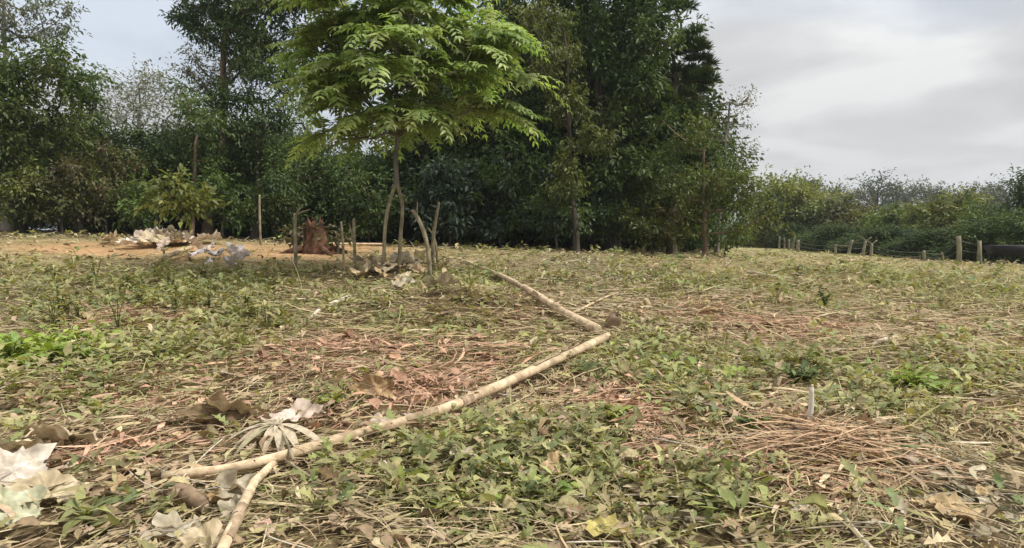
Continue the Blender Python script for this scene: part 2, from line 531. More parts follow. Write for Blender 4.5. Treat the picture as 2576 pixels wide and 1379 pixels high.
forest = (sstep((y - 19.5 - 0.4 * np.clip(x, -20, 8)) / 3.0) * sstep((9.0 - x) / 3.0))[:, None]
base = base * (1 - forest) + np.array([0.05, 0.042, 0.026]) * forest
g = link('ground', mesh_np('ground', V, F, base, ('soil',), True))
tag(g, 'rough sloping field of earth under cut weeds and straw', 'ground', kind='structure')

# the weeds are pressed down where the poles lie
LINES = [[gp(*q_) for q_ in l_] for l_ in (((412, 1200), (690, 1165), (1100, 1045), (1380, 920), (1527, 850)), ((685, 1165), (545, 1395)))]
def pressed(x, y, wd=0.13):
    m_ = np.zeros(np.shape(x), bool)
    for l_ in LINES:
        for a_, b_ in zip(l_[:-1], l_[1:]):
            d_ = (b_ - a_)[:2]; L2 = d_ @ d_
            t_ = np.clip(((x - a_[0]) * d_[0] + (y - a_[1]) * d_[1]) / L2, 0, 1)
            m_ |= np.hypot(x - a_[0] - t_ * d_[0], y - a_[1] - t_ * d_[1]) < wd
    return m_

# ------------------------------------------------------------------ litter and ground cover
def sector(n, a=1.5, b=40.0, pw=1.3, half=52, rng=RNG):
    e = 2.0 - pw
    r = (a ** e + rng.random(n) * (b ** e - a ** e)) ** (1 / e)
    th = R(half) * (rng.random(n) * 2 - 1)
    return np.sin(th) * r, np.cos(th) * r - 0.4, r
def keep_open(x, y):
    """True on the open field, False under the trees"""
    return (y < 21.5 + 0.3 * np.clip(x, -20, 0) + 6 * np.clip(x - 4, 0, 8))
STRAW = [(0.43, 0.36, 0.21), (0.35, 0.305, 0.165), (0.55, 0.47, 0.315), (0.40, 0.295, 0.19), (0.31, 0.29, 0.14), (0.29, 0.215, 0.145), (0.46, 0.35, 0.26)]
RED = [(0.50, 0.315, 0.22), (0.41, 0.245, 0.175), (0.60, 0.405, 0.29), (0.33, 0.20, 0.145)]
OLIVE = [(0.35, 0.33, 0.14), (0.26, 0.265, 0.105), (0.42, 0.38, 0.19), (0.24, 0.27, 0.10)]
GREY = [(0.43, 0.385, 0.285), (0.32, 0.29, 0.20), (0.52, 0.46, 0.35), (0.27, 0.23, 0.165)]
GREEN = [(0.23, 0.265, 0.105), (0.31, 0.33, 0.135), (0.175, 0.22, 0.10), (0.37, 0.355, 0.17), (0.28, 0.265, 0.13), (0.30, 0.25, 0.14)]
BRIGHT = [(0.27, 0.36, 0.075), (0.34, 0.41, 0.10), (0.20, 0.30, 0.08)]
def zcol(x, y, default, table):
    c_ = pal(len(x), default)
    u = RNG.random(len(x))
    for kind, pl in table:
        m_ = u < zw(kind, x, y) * 0.9
        c_[m_] = pal(int(m_.sum()), pl)
    return c_
def straw(n, a, b, pw, l0, l1, w0, w1, seed, zmax, lance=False):
    x, y, r = sector(n, a, b, pw)
    bare = zw('soil', x, y)
    grn = np.maximum(zw('green', x, y), zw('bright', x, y))
    clump = fbm(x, y, 1.8, 3, seed)
    k_ = (RNG.random(n) > 0.9 * bare) & (RNG.random(n) > 0.55 * grn) & keep_open(x, y) & (RNG.random(n) < 0.12 + 3.2 * np.clip(clump - 0.27, 0, 1))
    x, y, r = x[k_], y[k_], r[k_]
    n = len(x)
    grow = np.clip((r / 3.0) ** 0.42, 0.85, 2.6)
    Ln = (l0 + (l1 - l0) * RNG.random(n) ** 2) * np.clip(grow, 0.8, 1.6)
    W = (w0 + (w1 - w0) * RNG.random(n)) * grow
    flow = -0.35 + 2.6 * (fbm(x, y, 0.45, 2, 90) - 0.5) * 2
    ang = flow + RNG.normal(0, 0.65, n) + math.pi * RNG.integers(0, 2, n)
    z = terr(x, y) + 0.004 + zmax * RNG.random(n) ** 1.5 * (0.5 + fbm(x, y, 2.5, 2, 12))
    c_ = zcol(x, y, STRAW, (('olive', OLIVE), ('green', OLIVE + GREEN), ('red', RED), ('brown', RED + STRAW), ('grey', GREY)))
    V, F = ribbons(np.stack([x, y, z], 1), ang, RNG.normal(0.03, 0.10, n), Ln, W, RNG.normal(0.06, 0.09, n), 4 if lance else 3, RNG.normal(0, 0.55, n), lance)
    return V, F, np.repeat(c_, 10 if lance else 8, 0)
acc = Acc()
acc.add(*straw(72000, 1.5, 14.0, 1.35, 0.05, 0.40, 0.0025, 0.009, 3, 0.06))
acc.add(*straw(9000, 1.5, 10.0, 1.25, 0.07, 0.34, 0.008, 0.026, 7, 0.07, True))
acc.add(*straw(34000, 6.0, 45.0, 1.5, 0.10, 0.45, 0.006, 0.014, 4, 0.06))
tag(link('straw', acc.mesh('straw', ('dry',))), 'cut dry grass and straw strewn over the field', 'straw', kind='stuff')

acc = Acc()
n = 24000
x, y, r = sector(n, 1.5, 30.0, 1.45)
k_ = keep_open(x, y) & (RNG.random(n) > 0.6 * zw('soil', x, y)) & (RNG.random(n) < 0.15 + 1.3 * fbm(x, y, 1.1, 3, 60))
x, y, r = x[k_], y[k_], r[k_]; n = len(x)
ang = RNG.random(n) * 6.283
D = np.stack([np.cos(ang), np.sin(ang), RNG.normal(0, 0.25, n)], 1)
Nn = unit(np.stack([RNG.normal(0, 0.4, n), RNG.normal(0, 0.4, n), np.ones(n)], 1))
Ln = (0.025 + 0.10 * RNG.random(n) ** 3) * np.clip((r / 3) ** 0.3, 0.9, 1.7)
c_ = zcol(x, y, STRAW + [(0.28, 0.21, 0.13), (0.15, 0.10, 0.06)], (('olive', OLIVE), ('red', RED), ('grey', GREY)))
V, F = leaves4(np.stack([x, y, terr(x, y) + 0.012 + 0.05 * RNG.random(n)], 1), D, Nn, Ln, Ln * (0.25 + 0.35 * RNG.random(n)), RNG.normal(0.1, 0.25, n), RNG.normal(0.2, 0.35, n))
acc.add(V, F, np.repeat(c_, 7, 0))
n = 5600
x, y, r = sector(n, 1.5, 8.0, 1.2)
ang = RNG.random(n) * 6.283
D = np.stack([np.cos(ang), np.sin(ang), RNG.normal(0, 0.3, n)], 1)
Nn = unit(np.stack([RNG.normal(0, 0.6, n), RNG.normal(0, 0.6, n), np.ones(n)], 1))
Ln = 0.025 + 0.10 * RNG.random(n) ** 3
V, F = leaves_lobed(np.stack([x, y, terr(x, y) + 0.015 + 0.05 * RNG.random(n)], 1), D, Nn, Ln, Ln * (0.4 + 0.4 * RNG.random(n)), RNG.normal(0.3, 0.4, n), 0.4)
acc.add(V, F, np.repeat(zcol(x, y, STRAW + [(0.33, 0.24, 0.16), (0.22, 0.15, 0.09), (0.46, 0.36, 0.27)], (('olive', OLIVE), ('red', RED), ('grey', GREY))), 24, 0))
tag(link('leaf_litter', acc.mesh('leaf_litter', ('dry',))), 'small dead brown leaves scattered among the straw', 'leaf litter', kind='stuff')

def herbs(n, a, b, pw, hmin, hmax, l0, l1, seed, kinds=('green', 'bright'), amb=0.10):
    """many small plants: a few leaves round each rooting point"""
    x, y, r = sector(n, a, b, pw)
    w = np.zeros(n) + amb * (fbm(x, y, 0.9, 3, seed) > 0.55) + 0.35 * np.clip(fbm(x, y, 1.6, 3, seed + 5) - 0.58, 0, 1) * 4
    for kk in kinds:
        w = np.maximum(w, zw(kk, x, y))
    w = w * (1 - 0.9 * np.clip(zw('soil', x, y) + zw('red', x, y) * 0.8, 0, 1))
    k_ = (RNG.random(n) < w) & keep_open(x, y) & ~pressed(x, y, 0.17)
    x, y, r = x[k_], y[k_], r[k_]; n = len(x)
    br = zw('bright', x, y)
    per = 9
    xs, ys, rs = np.repeat(x, per), np.repeat(y, per), np.repeat(r, per)
    h = np.repeat(hmin + (hmax - hmin) * RNG.random(n) ** 1.5, per) * RNG.random(n * per) ** 0.7
    ang = RNG.random(n * per) * 6.283
    rad = 0.03 + 0.05 * RNG.random(n * per)
    P = np.stack([xs + np.cos(ang) * rad, ys + np.sin(ang) * rad, terr(xs, ys) + 0.01 + h], 1)
    D = np.stack([np.cos(ang), np.sin(ang), RNG.normal(0.15, 0.45, n * per)], 1)
    Nn = unit(np.stack([RNG.normal(0, 0.35, n * per), RNG.normal(0, 0.35, n * per), np.ones(n * per)], 1))
    Ln = (l0 + (l1 - l0) * RNG.random(n * per)) * np.clip((rs / 3) ** 0.3, 0.9, 1.8)
    c_ = pal(n, GREEN)
    m_ = RNG.random(n) < br * 1.2
    c_[m_] = pal(int(m_.sum()), BRIGHT)
    c_ = np.repeat(c_, per, 0) * (0.85 + 0.3 * RNG.random((n * per, 1)))
    V, F = leaves4(P, D, Nn, Ln, Ln * (0.28 + 0.22 * RNG.random(n * per)), 0.12, RNG.normal(0.18, 0.15, n * per))
    return V, F, np.repeat(c_, 7, 0)
def lobed_herbs(n, a, b, pw):
    x, y, r = sector(n, a, b, pw)
    w = 0.02 + 0.58 * np.maximum(zw('green', x, y), zw('bright', x, y)) + 0.16 * (fbm(x, y, 1.4, 3, 71) > 0.62)
    k_ = (RNG.random(n) < w * (1 - 0.9 * np.clip(zw('red', x, y) * 1.3, 0, 1))) & ~pressed(x, y, 0.20)
    x, y = x[k_], y[k_]; n = len(x); per = 6
    xs, ys = np.repeat(x, per), np.repeat(y, per); m_ = n * per
    ang = RNG.random(m_) * 6.283
    P = np.stack([xs + 0.02 * np.cos(ang), ys + 0.02 * np.sin(ang), terr(xs, ys) + 0.02 + 0.10 * RNG.random(m_) ** 1.3], 1)
    D = np.stack([np.cos(ang), np.sin(ang), RNG.normal(0.25, 0.4, m_)], 1)
    Nn = unit(np.stack([RNG.normal(0, 0.3, m_), RNG.normal(0, 0.3, m_), np.ones(m_)], 1))
    Ln = 0.03 + 0.085 * RNG.random(m_) ** 1.6
    c_ = np.repeat(pal(n, GREEN, 0.3), per, 0) * (0.8 + 0.4 * RNG.random((m_, 1)))
    V, F = leaves_lobed(P, D, Nn, Ln, Ln * (0.35 + 0.4 * RNG.random(m_)), RNG.normal(0.35, 0.5, m_), 0.3)
    return V, F, np.repeat(c_, 24, 0)
acc = Acc()
acc.add(*lobed_herbs(6800, 1.5, 7.0, 1.25))
acc.add(*herbs(7500, 1.5, 12.0, 1.3, 0.02, 0.12, 0.04, 0.10, 21, amb=0.05))
acc.add(*herbs(11000, 5.0, 34.0, 1.4, 0.03, 0.20, 0.05, 0.10, 22, amb=0.16))
tag(link('low_weeds', acc.mesh('low_weeds', ('herb',))), 'low green leafy weeds spreading over the field', 'weeds', kind='stuff')

def blades(n, a, b, pw, l0, l1, seed):
    x, y, r = sector(n, a, b, pw)
    w = 0.25 * (fbm(x, y, 0.8, 3, seed) > 0.5) + np.maximum(zw('green', x, y), np.maximum(zw('bright', x, y), 0.6 * zw('olive', x, y)))
    k_ = (RNG.random(n) < w * (1 - 0.9 * np.clip(zw('soil', x, y), 0, 1))) & keep_open(x, y)
    x, y, r = x[k_], y[k_], r[k_]; n = len(x)
    Ln = (l0 + (l1 - l0) * RNG.random(n) ** 1.5)
    W = (0.004 + 0.005 * RNG.random(n)) * np.clip((r / 3) ** 0.45, 0.9, 2.5)
    c_ = zcol(x, y, GREEN + OLIVE, (('bright', BRIGHT),))
    V, F = ribbons(np.stack([x, y, terr(x, y)], 1), RNG.random(n) * 6.283, RNG.normal(0.55, 0.35, n), Ln, W, RNG.normal(0.45, 0.2, n), 4, RNG.normal(0, 0.4, n))
    return V, F, np.repeat(c_, 10, 0)
acc = Acc()
acc.add(*blades(22000, 1.5, 12.0, 1.3, 0.05, 0.20, 31))
acc.add(*blades(36000, 5.0, 50.0, 1.4, 0.08, 0.30, 33))
tag(link('grass', acc.mesh('grass', ('herb',))), 'short green grass blades growing through the straw', 'grass', kind='stuff')

# ------------------------------------------------------------------ trees
def ell_points(blobs, dens, rng, shell=0.55, dmin=0.45):
    """clump centres spread in picture-measured ellipsoids: (px, py, rx, ry, depth[, ydepth])"""
    pts = []
    for bl in blobs:
        px, py, rx, ry, d = bl[:5]
        c_ = at(px, py, d)
        a, b_ = rx / FPX * d, ry / FPX * d
        dy = bl[5] if len(bl) > 5 else a * 0.8
        k = max(4, int(dens * (a * b_ * dy) ** (2 / 3) * 4))
        for _ in range(k * 3):
            v = unit(rng.normal(0, 1, 3))
            rr = shell + (1 - shell) * rng.random()
            if rng.random() < 0.25: rr = rng.random() ** 0.5 * shell
            rr *= 1 + 0.22 * float(np.clip(rng.normal(), -1.5, 1.1))
            q = c_ + v * np.array([a, dy, b_]) * rr
            if q[2] < float(terr(q[0], q[1])) + 0.25: continue
            if pts and np.min(np.sum((np.array(pts) - q) ** 2, 1)) < dmin * dmin: continue
            pts.append(q)
            if len(pts) > 900: break
            k -= 1
            if k <= 0: break
    return np.array(pts)
def wood(base, pts, trunk_r, rng, top=None, lean=0.0, tip_r=0.012, expo=0.42):
    """trunk and limbs reaching every clump; returns one mesh in coordinates relative to base"""
    cen = pts.mean(0)
    zt = base[2] + (np.percentile(pts[:, 2], 80) - base[2]) if top is None else top
    nodes, par = [], []
    K = 9
    for i in range(K):
        f = i / (K - 1)
        q = base * (1 - f) + np.array([cen[0] * 0.8 + base[0] * 0.2, cen[1], zt]) * f
        q = q + np.array([1, 1, 0]) * rng.normal(0, 0.05, 3) * (zt - base[2]) * 0.18 * (0 < i)
        q[2] = base[2] + (zt - base[2]) * f - (0.1 if i == 0 else 0)
        nodes.append(q); par.append(i - 1)
    order = np.argsort(np.min(np.linalg.norm(pts[:, None] - np.array(nodes)[None, :], axis=2), axis=1))
    for i in order:
        q = pts[i]
        A = np.array(nodes)
        d = np.linalg.norm(A - q, axis=1) + 0.9 * np.clip(A[:, 2] - q[2] + 0.15 * np.linalg.norm(A[:, :2] - q[:2], axis=1), 0, None)
        d[0] += 50; d[1] += 3
        j = int(np.argmin(d))
        mid = (A[j] * 0.5 + q * 0.5) + rng.normal(0, 0.09, 3) * np.linalg.norm(q - A[j])
        mid[2] -= 0.05 * np.linalg.norm(q - A[j])
        nodes.append(mid); par.append(j)
        nodes.append(q); par.append(len(nodes) - 2)
    n_ = len(nodes)
    cnt = np.ones(n_)
    for i in range(n_ - 1, 0, -1):
        cnt[par[i]] += cnt[i]
    rad = tip_r * cnt ** expo
    rad = np.minimum(rad, trunk_r)
    rad[:K] = np.maximum(rad[:K], trunk_r * (1 - 0.75 * np.arange(K) / (K - 1)))
    rad[0] = trunk_r * 1.35
    Vs, Fs, m0 = [], [], 0
    A = np.array(nodes) - base
    for i in range(1, n_):
        p_ = par[i]
        sides = 8 if rad[i] > 0.06 else (5 if rad[i] > 0.02 else 4)
        V, F, T = tube(np.stack([A[p_], A[i]]), [min(rad[p_], rad[i] * 1.6) if i >= K else rad[p_], rad[i]], sides, 0.08, False, i)
        Vs.append(V); Fs.append(F + m0); m0 += len(V)
    return np.concatenate(Vs), np.concatenate(Fs)
DENS = 2.2
def foliage(pts, rc, per, ln, w, palette, rng, mode='spread', flat=0.7, jit=0.3):
    per = int(per * DENS)
    n_ = len(pts)
    N_ = n_ * per
    rcs = np.repeat(rc * (0.65 + 0.7 * rng.random(n_)), per)[:, None]
    v = unit(rng.normal(0, 1, (N_, 3)))
    if mode == 'tuft':
        v[:, 2] = np.abs(v[:, 2]) * 0.8 + 0.1
        P = np.repeat(pts, per, 0) + v * rcs * 0.35 * rng.random((N_, 1))
        D = unit(v + rng.normal(0, 0.15, (N_, 3)))
    else:
        rr = rng.random((N_, 1)) ** 0.45
        # broken up into twig lines so the clump has gaps
        P = np.repeat(pts, per, 0) + v * rr * rcs * np.array([1, 1, flat])
        tw = rng.normal(0, 1, (n_ * 6, 3)); tw[:, 2] *= 0.6; tw = unit(tw)
        tid = np.repeat(np.arange(n_), per) * 6 + rng.integers(0, 6, N_)
        u = rng.random((N_, 1))
        Q = np.repeat(pts, per, 0) + tw[tid] * u * rcs * 1.35 + rng.normal(0, 0.11, (N_, 3)) * rcs
        pick = rng.random((N_, 1)) < 0.62
        P = np.where(pick, Q, P)
        D = np.where(pick, tw[tid], v) + rng.normal(0, 0.55, (N_, 3))
        D[:, 2] -= 0.35 if mode == 'spread' else 0.9
    Nn = unit(np.stack([rng.normal(0, 0.55, N_), rng.normal(0, 0.55, N_), np.ones(N_)], 1))
    s = 0.65 + 0.7 * rng.random(N_)
    V, F = leaves2(P, D, Nn, ln * s, w * s, 0.22, 0.12)
    tone = pal(n_, palette, jit, rng)
    c_ = np.repeat(tone, per, 0) * 0.7 + pal(N_, palette, jit, rng) * 0.3
    return V, F, np.repeat(c_, 4, 0)
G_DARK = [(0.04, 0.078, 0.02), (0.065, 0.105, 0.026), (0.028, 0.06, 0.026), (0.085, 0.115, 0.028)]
G_MID = [(0.085, 0.145, 0.034), (0.13, 0.185, 0.05), (0.068, 0.118, 0.038)]
G_OLIVE = [(0.115, 0.145, 0.038), (0.15, 0.17, 0.046), (0.09, 0.12, 0.036)]
G_YEL = [(0.24, 0.25, 0.065), (0.30, 0.29, 0.09), (0.18, 0.205, 0.055)]
G_YOUNG = [(0.265, 0.36, 0.12), (0.33, 0.42, 0.15), (0.21, 0.30, 0.105), (0.37, 0.41, 0.16), (0.26, 0.29, 0.12)]
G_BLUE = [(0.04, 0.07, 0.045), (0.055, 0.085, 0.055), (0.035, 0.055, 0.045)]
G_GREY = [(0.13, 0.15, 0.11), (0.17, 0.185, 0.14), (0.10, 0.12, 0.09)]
G_BROWN = [(0.12, 0.10, 0.055), (0.10, 0.10, 0.045), (0.16, 0.125, 0.075)]
TREES = {}
def tree(name, label, cat, foot, blobs, dens=1.0, rc=0.55, per=90, ln=0.14, w=0.06, palette=G_MID, mat='leaf', bark='bark_dark', trunk_r=0.12,
         mode='spread', group=None, seed=1, dmin=0.45, shell=0.5, top=None, tip_r=0.012, jit=0.42, expo=0.42, flat=0.7):
    rng = np.random.default_rng(seed)
    d0 = blobs[0][4]
    fb = at(foot, 700, d0)
    base = on(fb[0], fb[1])
    pts = ell_points(blobs, dens, rng, shell, dmin)
    V, F = wood(base, pts, trunk_r, rng, top, 0, tip_r, expo)
    root = empty(name, base, label, cat, group)
    link('trunk', mesh_np('trunk', V, F, None, (bark,), True), root)
    V, F, C = foliage(pts, rc, per, ln, w, palette, rng, mode, flat, jit)
    link('crown', mesh_np('crown', V - base, F, C, (mat,)), root)
    return root
def copy_tree(src, loc, rz, s, label, group=None, szz=None):
    r_ = src.copy()
    COL.objects.link(r_)
    r_.location = loc; r_.rotation_euler = (0, 0, rz); r_.scale = (s, s, szz or s)
    tag(r_, label, None, group)
    for ch in list(src.children):
        c_ = ch.copy(); COL.objects.link(c_); c_.parent = r_
    return r_

# ------------------------------------------------------------------ the wood behind the field
tree('broadleaf_tree', 'tall sparse grey-leaved tree overhanging the top left corner', 'tree', 20, [(30, 30, 130, 75, 22), (110, 70, 80, 40, 22), (-60, 90, 90, 90, 22)],
     1.6, 0.6, 70, 0.15, 0.06, G_GREY, 'leaf', 'bark_grey', 0.14, seed=11, dmin=0.5)
tree('broadleaf_tree', 'olive green tree at the left edge with a high ragged crown', 'tree', 60, [(50, 260, 130, 130, 19), (110, 170, 80, 80, 19), (20, 400, 130, 90, 19), (-60, 200, 90, 150, 19)],
     2.6, 0.6, 130, 0.15, 0.065, G_OLIVE + G_MID, 'leaf', 'bark_dark', 0.13, seed=12, dmin=0.38)
tree('broadleaf_tree', 'small round green tree right of the olive tree at left', 'tree', 205, [(205, 235, 60, 70, 21), (190, 330, 60, 60, 21)],
     3.0, 0.5, 120, 0.13, 0.06, G_MID, 'leaf', 'bark_dark', 0.09, seed=13, dmin=.36)
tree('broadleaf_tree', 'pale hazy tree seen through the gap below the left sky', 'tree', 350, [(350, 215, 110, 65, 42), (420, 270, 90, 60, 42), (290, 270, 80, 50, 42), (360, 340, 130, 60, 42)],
     0.9, 0.95, 42, 0.22, 0.10, [(.24, .26, .22), (.30, .32, .28), (.18, .20, .17)], 'leaf', 'bark_grey', 0.22, seed=14, dmin=0.9)  # haze is put into the leaf colour: a paler grey palette
tree('broadleaf_tree', 'tall brown-trunked tree with a dark arching canopy beside the left sky', 'tree', 525, [(560, 60, 130, 55, 23), (650, 120, 100, 60, 23), (520, 30, 80, 40, 23), (700, 30, 130, 70, 23), (610, -60, 200, 60, 23)],
     2.6, 0.6, 130, 0.14, 0.06, G_DARK + G_MID, 'leaf_dark', 'bark_brown', 0.17, seed=15, dmin=0.36)
tree('withered_tree', 'half-withered tree with brown-grey foliage under the dark canopy', 'tree', 590, [(590, 170, 95, 45, 25), (530, 220, 70, 55, 25), (490, 160, 40, 40, 25)],
     2.6, 0.5, 75, 0.12, 0.05, G_BROWN + G_GREY, 'leaf', 'bark_grey', 0.11, seed=16, tip_r=0.016)
tree('broadleaf_tree', 'dark leafy tree standing left of the young green tree', 'tree', 640, [(600, 290, 95, 95, 22), (700, 190, 75, 65, 22), (690, 300, 60, 50, 22), (700, 420, 120, 90, 22), (600, 450, 90, 90, 22), (850, 450, 90, 45, 22)],
     2.2, 0.5, 120, 0.13, 0.06, G_DARK + G_MID, 'leaf_dark', 'bark_dark', 0.14, seed=17, dmin=.4)
tree('twiggy_tree', 'nearly bare twiggy tree showing sky behind the young tree', 'tree', 790, [(760, 310, 100, 50, 25), (860, 360, 80, 45, 25), (920, 400, 70, 40, 25)],
     2.6, 0.4, 14, 0.09, 0.035, G_DARK, 'leaf_dark', 'bark_dark', 0.10, seed=18, dmin=0.3, tip_r=0.013)
tree('broadleaf_tree', 'mid-green slender tree left of the brown trunk', 'tree', 480, [(500, 370, 60, 90, 20), (480, 270, 48, 60, 20), (530, 460, 50, 70, 20)],
     1.6, 0.45, 100, 0.13, 0.055, G_MID, 'leaf', 'bark_brown', 0.08, seed=19)
tree('broadleaf_tree', 'great dark tree filling the middle of the wood', 'tree', 1540, [(1560, 90, 150, 120, 20.5), (1640, 30, 90, 80, 20.5), (1580, 270, 140, 120, 20.5), (1420, 160, 150, 130, 21), (1300, 80, 120, 100, 21.5), (1560, 430, 160, 100, 20.5), (1480, -40, 220, 90, 21), (1380, 330, 120, 110, 21.5)],
     2.2, 0.62, 110, 0.17, 0.075, G_DARK + G_MID, 'leaf_dark', 'bark_dark', 0.26, seed=20, dmin=.42)
tree('conifer', 'dark tree with tufted branches jutting into the sky right of the wood', 'tree', 1690, [(1735, 120, 52, 42, 21), (1752, 200, 52, 46, 21), (1690, 20, 42, 42, 21), (1690, 290, 70, 50, 21), (1640, 200, 50, 90, 21)],
     13.0, 0.40, 90, 0.22, 0.022, G_DARK, 'leaf_dark', 'bark_dark', 0.15, 'tuft', seed=21, dmin=0.22, shell=0.2)
tree('broadleaf_tree', 'slender yellow-olive tree in front of the great dark tree', 'tree', 1450, [(1370, 60, 80, 60, 18), (1400, 170, 75, 70, 18), (1440, 270, 60, 60, 18), (1465, 360, 45, 60, 18), (1440, 450, 50, 45, 18)],
     3.2, 0.45, 120, 0.12, 0.055, G_OLIVE + G_YEL[2:], 'leaf', 'bark_dark', 0.08, 'droop', seed=22, dmin=.33)
tree('broadleaf_tree', 'bushy olive tree with a thin leaning trunk at the right end of the wood', 'tree', 1770, [(1740, 350, 90, 60, 18.5), (1780, 430, 105, 80, 18.5), (1710, 490, 100, 70, 18.5), (1850, 480, 60, 60, 18.5), (1860, 540, 70, 40, 18.5), (1700, 570, 60, 40, 18.5)],
     2.4, 0.45, 110, 0.11, 0.05, G_OLIVE + G_MID + [(0.14, 0.11, 0.04)], 'leaf', 'bark_brown', 0.09, seed=23)
tree('twiggy_tree', 'thin twiggy tree with sparse small leaves against the right sky', 'tree', 1800, [(1850, 290, 62, 52, 21), (1885, 250, 28, 22, 21), (1870, 390, 45, 45, 21), (1800, 340, 50, 50, 21)],
     5.0, 0.34, 22, 0.07, 0.035, G_BROWN + G_OLIVE, 'leaf', 'bark_grey', 0.07, seed=24, dmin=0.24, tip_r=0.010)

# the young tree with big feathered leaves, growing on two stems
rng = np.random.default_rng(5)
DY = 10.6
yb = on(at(985, 690, DY)[0], at(985, 690, DY)[1])
root = empty('young_tree', yb, 'young bright green tree with feathery leaves on two thin stems', 'tree')
fork = at(997, 455, DY)
pl_ = [at(966, 682, DY - .15), at(967, 600, DY - .1), at(973, 540, DY - .05), at(986, 490, DY), fork]
pr_ = [at(1003, 682, DY + .1), at(1008, 590, DY + .08), at(1013, 524, DY + .05), at(1005, 485, DY + .02), fork]
for nm, pp, sd_ in (('stem', pl_, 1), ('stem', pr_, 2)):
    pp = np.array(pp); pp[0][2] = terr(pp[0][0], pp[0][1]) - 0.05
    V, F, T = tube(spline(pp, 16) - yb, np.linspace(0.031, 0.026, 16), 8, 0.10, False, sd_)
    link(nm, mesh_np(nm, V, F, None, ('stake',), True), root)
pts = ell_points([(1000, 60, 240, 110, DY, 1.5), (890, 210, 160, 110, DY, 1.3), (1110, 190, 150, 100, DY, 1.2), (1000, 310, 170, 60, DY, 1.0), (1000, -60, 220, 90, DY, 1.3), (1215, 275, 70, 25, DY, .5), (1220, 110, 50, 50, DY, .5), (800, 130, 60, 70, DY, .6)],
                 5.6, rng, 0.3, 0.24)
V, F = wood(fork, pts, 0.036, rng, None, 0, 0.007)
link('trunk', mesh_np('trunk', V + fork - yb, F, None, ('bark_grey',), True), root)
accf, accr = Acc(), Acc()
for q in pts:
    out_ = q - fork; out_[2] *= 0.3
    for k in range(10):
        a = rng.random() * 6.283
        d = unit(np.array([math.cos(a), math.sin(a), 0.15 + 0.35 * rng.random()]) + unit(out_) * 0.8)
        fl = 0.50 + 0.40 * rng.random()
        droop = 0.35 + 0.5 * rng.random()
        ts = np.linspace(0.12, 1.0, 11)
        P = q + d * (ts * fl)[:, None] + np.array([0, 0, -1.0]) * (droop * fl * ts ** 2)[:, None]
        dt = unit(d[None] + np.array([0, 0, -2.0 * droop]) * ts[:, None])
        side = unit(np.cross(dt, np.array([0, 0, 1.0])))
        up = np.cross(side, dt)
        tone = pal(1, G_YOUNG, 0.25, rng)[0]
        for s_ in (-1, 1):
            D = side * s_ * 0.9 + dt * 0.55 + np.array([0, 0, -0.25]) + rng.normal(0, 0.16, (11, 3))
            ll = (0.07 + 0.10 * np.sin(ts * 2.6)) * (0.7 + 0.6 * rng.random(11))
            V, F = leaves4(P, D, up, ll, ll * 0.34, 0.08, rng.normal(0.1, 0.15, 11))
            accf.add(V, F, np.repeat(tone * (0.8 + 0.4 * rng.random((11, 1))), 7, 0))
        V, F = leaves4(P[-1:], dt[-1:], up[-1:], 0.15, 0.045)
        accf.add(V, F, tone)
        V, F, T = tube(np.concatenate([[q], P[::4]]), [0.006, 0.005, 0.004, 0.003], 3, 0, False)
        accr.add(V, F, (0.16, 0.18, 0.06))
link('crown', mesh_np('crown', np.concatenate(accf.V) - yb, np.concatenate(accf.F), np.concatenate(accf.C), ('leaf_young',)), root)
tag(link('leaf_stalks', mesh_np('leaf_stalks', np.concatenate(accr.V) - yb, np.concatenate(accr.F), np.concatenate(accr.C), ('herb',)), root), kind='stuff')

# shrubs along the edge of the wood
def shrub(label, px, py, rx, ry, d, palette, seed, per=90, ln=0.13, w=0.06, mat='leaf', name='shrub', rc=0.42, dens=5.0, mode='spread'):
    return tree(name, label, 'shrub', px, [(px, py, rx, ry, d)], dens, rc, per, ln, w, palette, mat, 'bark_dark', 0.04, mode, 'shrubs along the edge of the wood', seed, 0.36, 0.35, tip_r=0.008, expo=0.3)
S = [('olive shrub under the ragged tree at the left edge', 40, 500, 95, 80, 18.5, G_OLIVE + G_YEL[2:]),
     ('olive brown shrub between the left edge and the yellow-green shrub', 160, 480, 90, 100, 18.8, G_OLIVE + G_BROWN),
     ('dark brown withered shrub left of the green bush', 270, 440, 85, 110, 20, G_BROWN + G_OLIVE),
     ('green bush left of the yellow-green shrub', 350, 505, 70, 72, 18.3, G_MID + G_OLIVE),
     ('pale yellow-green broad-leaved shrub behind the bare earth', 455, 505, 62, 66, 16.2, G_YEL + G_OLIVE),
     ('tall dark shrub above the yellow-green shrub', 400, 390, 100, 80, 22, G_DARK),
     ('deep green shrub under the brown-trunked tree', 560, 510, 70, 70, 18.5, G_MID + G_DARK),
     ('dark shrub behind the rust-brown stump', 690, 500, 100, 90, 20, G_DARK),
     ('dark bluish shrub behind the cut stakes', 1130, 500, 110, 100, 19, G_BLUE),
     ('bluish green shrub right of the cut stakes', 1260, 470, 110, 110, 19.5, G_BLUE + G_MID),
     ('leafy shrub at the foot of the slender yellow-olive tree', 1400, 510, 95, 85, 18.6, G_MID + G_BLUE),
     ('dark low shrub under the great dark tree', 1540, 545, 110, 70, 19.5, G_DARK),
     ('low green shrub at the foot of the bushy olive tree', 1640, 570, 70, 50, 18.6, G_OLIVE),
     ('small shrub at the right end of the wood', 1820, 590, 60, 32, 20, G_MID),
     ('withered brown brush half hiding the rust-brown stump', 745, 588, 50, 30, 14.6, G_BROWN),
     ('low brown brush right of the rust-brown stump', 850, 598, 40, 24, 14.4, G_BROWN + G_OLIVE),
     ('dark shrub in the shade behind the two stems', 930, 510, 90, 90, 20, G_DARK)]
